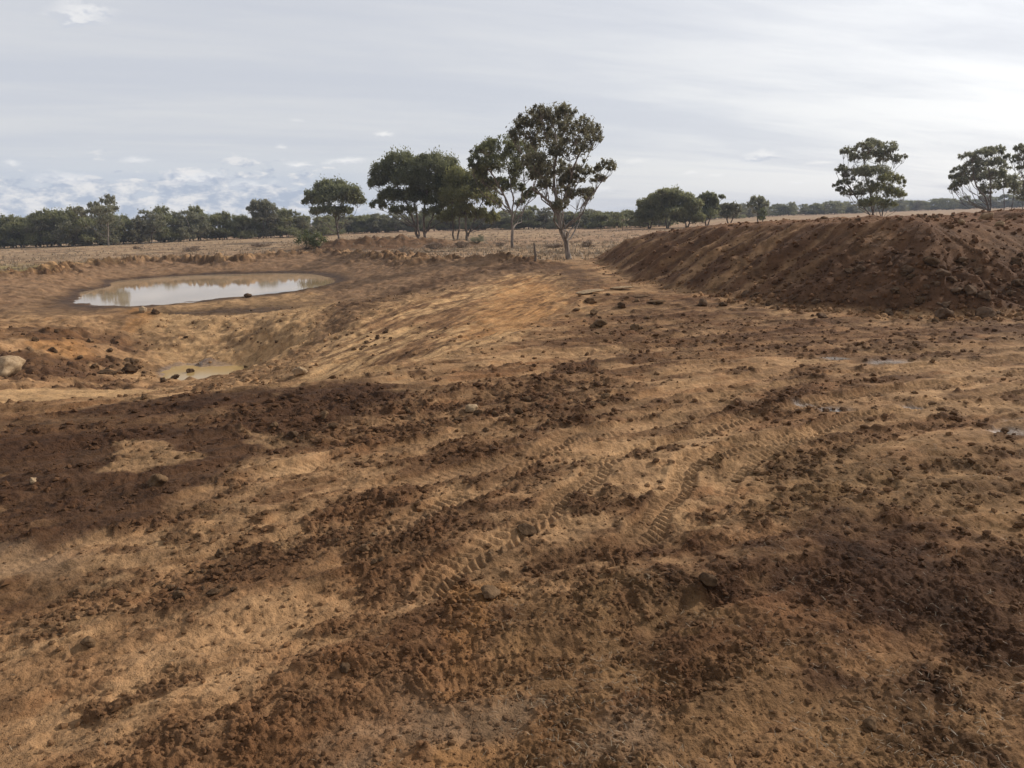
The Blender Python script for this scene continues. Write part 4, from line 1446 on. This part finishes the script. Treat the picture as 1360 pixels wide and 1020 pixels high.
named = [
    (788, 418, 12, MC_B, 'round brown clod alone right of the orange cut slope, nearest of three', 'clod'),
    (785, 403, 12, MC_B, 'brown clod just behind the round one right of the orange slope', 'clod'),
    (765, 413, 8, MC_B, 'small brown clod left of the round one by the orange slope', 'clod'),
    (398, 497, 19, MC_P, 'pale pinkish rock low on the yellow cut slope of the pit', 'rock'),
    (211, 645, 27, MC_B, 'angular brown stone casting a shadow on the dark soil at left', 'rock'),
    (45, 641, 11, MC_P, 'small pale stone on the dark soil near the left edge', 'rock'),
    (119, 856, 20, MC_B, 'upright brown stone with dark shadow on the tan clay at lower left', 'rock'),
    (8, 500, 40, MC_P, 'big smooth pale clay boulder at the left edge of the pit', 'boulder'),
    (626, 546, 20, MC_P, 'pale rounded stone among dark clods in the middle', 'rock'),
    (171, 494, 19, MC_D, 'dark big clod at the left side of the pit floor, largest of its heap', 'clod'),
    (232, 503, 10, MC_D, 'dark clod at the left tip of the yellow puddle', 'clod'),
    (217, 507, 9, MC_D, 'dark clod a little left of the yellow puddle', 'clod'),
    (252, 496, 11, MC_D, 'dark clod standing at the far side of the yellow puddle', 'clod'),
    (327, 489, 6, MC_D, 'tiny dark clod at the right end of the yellow puddle', 'clod'),
    (193, 529, 11, MC_B, 'brown clod on the rim above the pale pit floor', 'clod'),
    (940, 778, 30, MC_D, 'dark ragged clod of earth on the tan clay at lower right', 'clod'),
    (1155, 966, 26, MC_B, 'brown lump of earth among straw at the bottom right', 'clod'),
    (1253, 422, 20, MC_S, 'large round clod at the toe of the mound, left of two', 'clod'),
    (1306, 422, 24, MC_S, 'large broad clod at the toe of the mound, right of two', 'clod'),
    (1290, 392, 22, MC_S, 'large clod stuck on the lower mound face near the right edge', 'clod'),
    (934, 407, 16, MC_S, 'low flat clod by the smooth pinkish ground under the mound', 'clod'),
    (698, 757, 9, MC_D, 'small dark clod alone on bright clay between the wheel tracks', 'clod'),
    (292, 740, 17, MC_D, 'dark clod on top of the cloddy heap at lower left', 'clod'),
    (700, 708, 22, MC_D, 'dark torn clod in the wheel track in the middle foreground', 'clod'),
    (650, 792, 26, MC_B, 'flat piece of lifted clay at the end of the wheel track', 'clod'),
    (458, 890, 22, MC_D, 'dark clod at the bottom, left of the grey mud', 'clod'),
    (329, 395, 9, MC_D, 'dark lump at the near edge of the pond water', 'clod'),
    (190, 415, 14, MC_P, 'pale stone on the wet near shore of the pond at left', 'rock'),
    (206, 417, 11, MC_D, 'dark wet clod on the near shore of the pond at left', 'clod'),
    (1310, 292, 14, MC_P, 'pale clod on top of the mound near the right', 'rock'),
    (1327, 300, 10, MC_P, 'small pale stone on the mound top by the right edge', 'rock'),
    (1276, 297, 9, MC_P, 'pale stone on the mound crest behind the shaded face', 'rock'),
]
for px, py, wpx, mat, lb, cat in named:
    x, y, z = ground_at(px, py)
    clod_at(x, y, z, wpx * y / FPX * 1.05, mat, lb, cat, name={'rock': 'rock', 'boulder': 'boulder', 'clod': 'earth_clod'}[cat])


for px, py, wpx, mat, lb in ((783, 389, 34, MC_P, 'flat pale clod of clay lying left of the toe of the mound'), (822, 384, 26, MC_P, 'smaller flat clay clod nearest the left toe of the mound'),
                             (872, 402, 30, MC_B, 'flat brown clod of earth in front of the left part of the mound'), (848, 395, 20, MC_B, 'short brown clod between the flat clods before the mound')):
    x, y, z = ground_at(px, py)
    o = clod_at(x, y, z, wpx * y / FPX, mat, lb, 'flat clod', name='flat_clod', flat=0.16, sink=0.1)
    o.scale.y *= 0.6
    o.rotation_euler = (0.05, -0.06, random.uniform(-0.3, 0.5))


def scatter(n_, poly_px, smin, smax, mats, label, group, z=0.0):
    xs = [p[0] for p in poly_px]
    ys = [p[1] for p in poly_px]
    k_ = 0
    while k_ < n_:
        px, py = random.uniform(min(xs), max(xs)), random.uniform(min(ys), max(ys))
        if not inside(np.array([px]), np.array([py]), poly_px)[0]:
            continue
        x, y, zz_ = ground_at(px, py)
        s = smin + (smax - smin) * random.random() ** 2.2
        clod_at(x, y, zz_, s, random.choice(mats), label, 'clod', group, sink=random.uniform(0.25, 0.42))
        k_ += 1


scatter(52, [(1120, 345), (1360, 335), (1360, 418), (1200, 420), (1130, 400)], 0.12, 0.42, (MC_S, MC_S, MC_D), 'brown clod on the lower right face of the spoil mound', 'clods on the lower mound face')
scatter(26, [(960, 385), (1180, 402), (1360, 420), (1360, 432), (1100, 428), (940, 408)], 0.10, 0.30, (MC_S, MC_D), 'brown clod along the toe of the spoil mound', 'clods along the mound toe')
scatter(24, [(970, 300), (1100, 288), (1290, 284), (1360, 288), (1360, 296), (1200, 292), (1100, 296)], 0.10, 0.34, (MC_S, MC_B), 'reddish clod on the flat top of the spoil mound', 'clods on the mound top')
scatter(22, [(100, 470), (170, 462), (215, 485), (205, 505), (120, 495)], 0.15, 0.5, (MC_D, MC_D, MC_B), 'dark clod in the heap on the left pit floor', 'clods heaped on the left pit floor')
scatter(24, [(450, 445), (520, 432), (530, 452), (470, 470), (430, 462)], 0.08, 0.22, (MC_D, MC_B), 'small dark clod scattered on the yellow cut slope', 'clods on the yellow cut slope')
scatter(10, [(540, 430), (640, 420), (640, 440), (540, 455)], 0.07, 0.15, (MC_D, MC_B), 'tiny dark clod on the orange part of the cut slope', 'clods on the orange cut slope')
scatter(22, [(760, 388), (880, 388), (900, 430), (800, 450), (765, 430)], 0.10, 0.34, (MC_B, MC_D), 'brown clod on the broken ground right of the cut slope', 'clods right of the cut slope')
scatter(28, [(330, 555), (470, 535), (600, 535), (800, 500), (830, 545), (640, 575), (500, 570), (400, 590)], 0.08, 0.2, (MC_D, MC_B), 'dark clod in the churned band across the middle', 'clods of the churned middle band')
scatter(14, [(180, 780), (290, 745), (360, 775), (260, 798)], 0.05, 0.12, (MC_D,), 'dark clod in the cloddy heap at lower left', 'clods of the lower left heap')
scatter(14, [(420, 715), (530, 665), (600, 695), (500, 750)], 0.05, 0.12, (MC_D, MC_B), 'dark clod in the churned patch left of the wheel tracks', 'clods of the patch left of the tracks')
scatter(14, [(20, 440), (130, 440), (200, 450), (100, 470), (0, 470)], 0.12, 0.32, (MC_B, MC_D), 'brown clod on the far left of the pit', 'clods on the far left of the pit')
scatter(16, [(190, 425), (380, 410), (420, 440), (330, 478), (250, 470)], 0.07, 0.22, (MC_B, MC_D), 'brown clod on the pit face below the pond', 'clods on the pit face below the pond')


# loose crumbs nobody could count
def crumbs(seed, n0, r0, span, region, smin, smax, name, label, cat):
    rng = np.random.default_rng(seed)
    r_ = r0 / (1 - rng.uniform(0, span, n0))
    a_ = rng.uniform(R(-40), R(40), n0)
    x, y = r_ * np.sin(a_), r_ * np.cos(a_)
    c_, cl, _ = near_col(x, y)
    keep = rng.uniform(0, 1, n0) < region(x, y, cl)
    x, y, r_, c_ = x[keep], y[keep], r_[keep], c_[keep]
    h = TH(x, y)
    s = (smin + (smax - smin) * rng.uniform(0, 1, len(x)) ** 4) * (np.clip(r_ / 5.5, 0.8, 2.4) if r0 < 5 else 1)
    v0, f0 = ICO[0]
    k_ = 24
    var = np.stack([v0 * rng.uniform(0.55, 1.2, (12, 1)) * rng.uniform(0.7, 1.3, 3) for _ in range(k_)])
    base = var[rng.integers(0, k_, len(x))]
    ang = rng.uniform(0, TAU, len(x))
    ca, sa = np.cos(ang)[:, None], np.sin(ang)[:, None]
    bx_ = base[..., 0] * ca - base[..., 1] * sa
    by_ = base[..., 0] * sa + base[..., 1] * ca
    v = np.stack([bx_ * s[:, None] + x[:, None], by_ * s[:, None] + y[:, None], base[..., 2] * s[:, None] * (0.65 if r0 < 5 else 0.95) + (h + s * 0.2)[:, None]], -1).reshape(-1, 3)
    f = (f0[None] + (np.arange(len(x)) * 12)[:, None, None]).reshape(-1, 3)
    cc = c_ * 0.45 + CLOD * 0.45 if r0 < 5 else c_ * 0.8 + CLOD * 0.2
    cc = cc * rng.uniform(0.65, 1.35, (len(x), 1))
    rgba = np.repeat(np.concatenate([cc, np.ones((len(x), 1))], 1), 12, axis=0)
    m, t, b = new_mat('crumb_earth')
    at = t.node('ShaderNodeAttribute', attribute_name='soil')
    t.put(b.inputs['Base Color'], at.outputs['Color'])
    b.inputs['Roughness'].default_value = 0.95
    b.inputs['Specular IOR Level'].default_value = 0.1
    o = link(name, mesh_np(name, v, f, False, {'soil': rgba}), m)
    tag(o, label, cat, kind='stuff')
    print('crumbs', len(x))


crumbs(77, 90000, 3.2, 0.86, lambda x, y, cl: 0.13 + 0.8 * cl, 0.006, 0.032, 'soil_crumbs', 'loose brown crumbs of earth strewn over the churned clay', 'soil crumbs')


def on_spoil(x, y, cl):
    d = sdf(x, y, mound1)
    low = sstep(5.0, 1.0, d) * 0.6 + 0.25
    return np.where(d > -0.8, low * sstep(-0.8, 0.2, d) * (0.3 + 0.7 * sstep(4, 11, x)), 0)


crumbs(78, 60000, 19.0, 0.66, on_spoil, 0.022, 0.12, 'spoil_rubble', 'loose rubble of brown earth all over the face of the spoil mound', 'rubble')
crumbs(79, 45000, 17.0, 0.66, lambda x, y, cl: np.where(sdf(x, y, basin) > 0.3, 0.12 + 0.5 * cl, 0) * (x < 3) * sstep(0.3, -0.3, sdf(x, y, P_BATTER)) * (np.hypot(x, y) < 40) * (sdf(x, y, P_FLOOR_PALE) < -0.2) * (TH(x, y) > Z_SUMP + 0.03), 0.02, 0.09, 'pit_rubble', 'loose crumbs of clay scattered over the pit floor and its faces', 'rubble')


def blades(n0, xy, h, ln, wd, lie, seed, name, mat, label, cat):
    rng = np.random.default_rng(seed)
    x, y = xy
    n_ = len(x)
    a_ = rng.uniform(0, TAU, n_)
    e_ = rng.uniform(*lie, n_)
    d = np.stack([np.cos(a_) * np.cos(e_), np.sin(a_) * np.cos(e_), np.sin(e_)], 1)
    L = ln * rng.uniform(0.5, 1.5, n_)[:, None]
    w = np.stack([-np.sin(a_), np.cos(a_), np.zeros(n_)], 1) * wd * 0.5
    # blades that stand nearly upright are turned at random
    p = np.stack([x, y, h + 0.004], 1)
    mid_ = p + d * L * 0.55 + np.array([0, 0, 1.0]) * L * 0.05
    tip = p + d * L + rng.normal(0, 0.06, (n_, 3)) * L
    v = np.stack([p - w, p + w, mid_ + w, mid_ - w, tip + w * 0.3, tip - w * 0.3], 1).reshape(-1, 3)
    b0 = np.arange(n_) * 6
    f = np.concatenate([np.stack([b0, b0 + 1, b0 + 2, b0 + 3], 1), np.stack([b0 + 3, b0 + 2, b0 + 4, b0 + 5], 1)])
    ti = np.repeat(rng.uniform(0, 1, n_), 6)
    o = link(name, mesh_np(name, v, f, False, {'tint': ti}), mat)
    tag(o, label, cat, kind='stuff')


M_STRAW = leaf_mat('dead_straw', (0.13, 0.09, 0.055), (0.34, 0.26, 0.16), 0.1)
rng = np.random.default_rng(5)
n0 = 15000
r_ = 3.2 / (1 - rng.uniform(0, 0.72, n0))
a_ = rng.uniform(R(-38), R(38), n0)
x, y = r_ * np.sin(a_), r_ * np.cos(a_)
mk = np.zeros(n0)
for p in P_STRAWY + [P_DARK_RIGHT]:
    mk = np.maximum(mk, sstep(-0.5, 0.2, sdf(x, y, p)))
mk = mk * 0.55 * sstep(-0.25, 0.35, fbm(x, y, 0.9, 3, 888)) + 0.035
kp = rng.uniform(0, 1, n0) < mk
x, y = x[kp], y[kp]
blades(0, (x, y), TH(x, y), 0.042, 0.0030, (-0.02, 0.45), 6, 'straw_litter', M_STRAW, 'bits of dead straw lying on the dark soil in the foreground', 'straw')
print('straw', len(x))

# dry grass over the plain and the banks
M_GRASS = leaf_mat('dry_grass', (0.18, 0.130, 0.080), (0.34, 0.26, 0.17), 0.2)
n0 = 9000
r_ = 52 / (1 - rng.uniform(0, 0.74, n0))
a_ = rng.uniform(R(-38), R(30), n0)
x, y = r_ * np.sin(a_), r_ * np.cos(a_)
_, cl_, pl_ = near_col(x, y)
h_ = TH(x, y)
kp = (rng.uniform(0, 1, n0) < pl_ * (0.35 + 0.9 * sstep(-0.2, 0.4, fbm(x, y, 5.0, 3, 889))))
x, y, h_ = x[kp], y[kp], h_[kp]
tuft = 9
X = np.repeat(x, tuft) + rng.normal(0, 0.12, len(x) * tuft)
Y = np.repeat(y, tuft) + rng.normal(0, 0.12, len(x) * tuft)
blades(0, (X, Y), np.repeat(h_, tuft), 0.20, 0.045, (0.5, 1.5), 7, 'dry_grass', M_GRASS, 'sparse dry grass tufts over the plain beyond the pond', 'grass')
print('tufts', len(x))

# ------------------------------------------------------------------ the air
mh = bpy.data.materials.new('air')
mh.use_nodes = True
t = NT(mh.node_tree)
t.n.clear()
pv = t.node('ShaderNodeVolumePrincipled')
pv.inputs['Color'].default_value = (0.80, 0.87, 1.0, 1)
pv.inputs['Density'].default_value = 0.00028
ot = t.node('ShaderNodeOutputMaterial')
t.l.new(pv.outputs[0], ot.inputs['Volume'])
hv = np.array([(sx_ * 6500, sy_ * 6500, z_) for z_ in (-5, 24) for sx_, sy_ in ((-1, -1), (1, -1), (1, 1), (-1, 1))], float)
hf = np.array([(3, 2, 1, 0), (4, 5, 6, 7), (0, 1, 5, 4), (1, 2, 6, 5), (2, 3, 7, 6), (3, 0, 4, 7)])
tag(link('haze', mesh_np('haze', hv, hf), mh), kind='stuff')
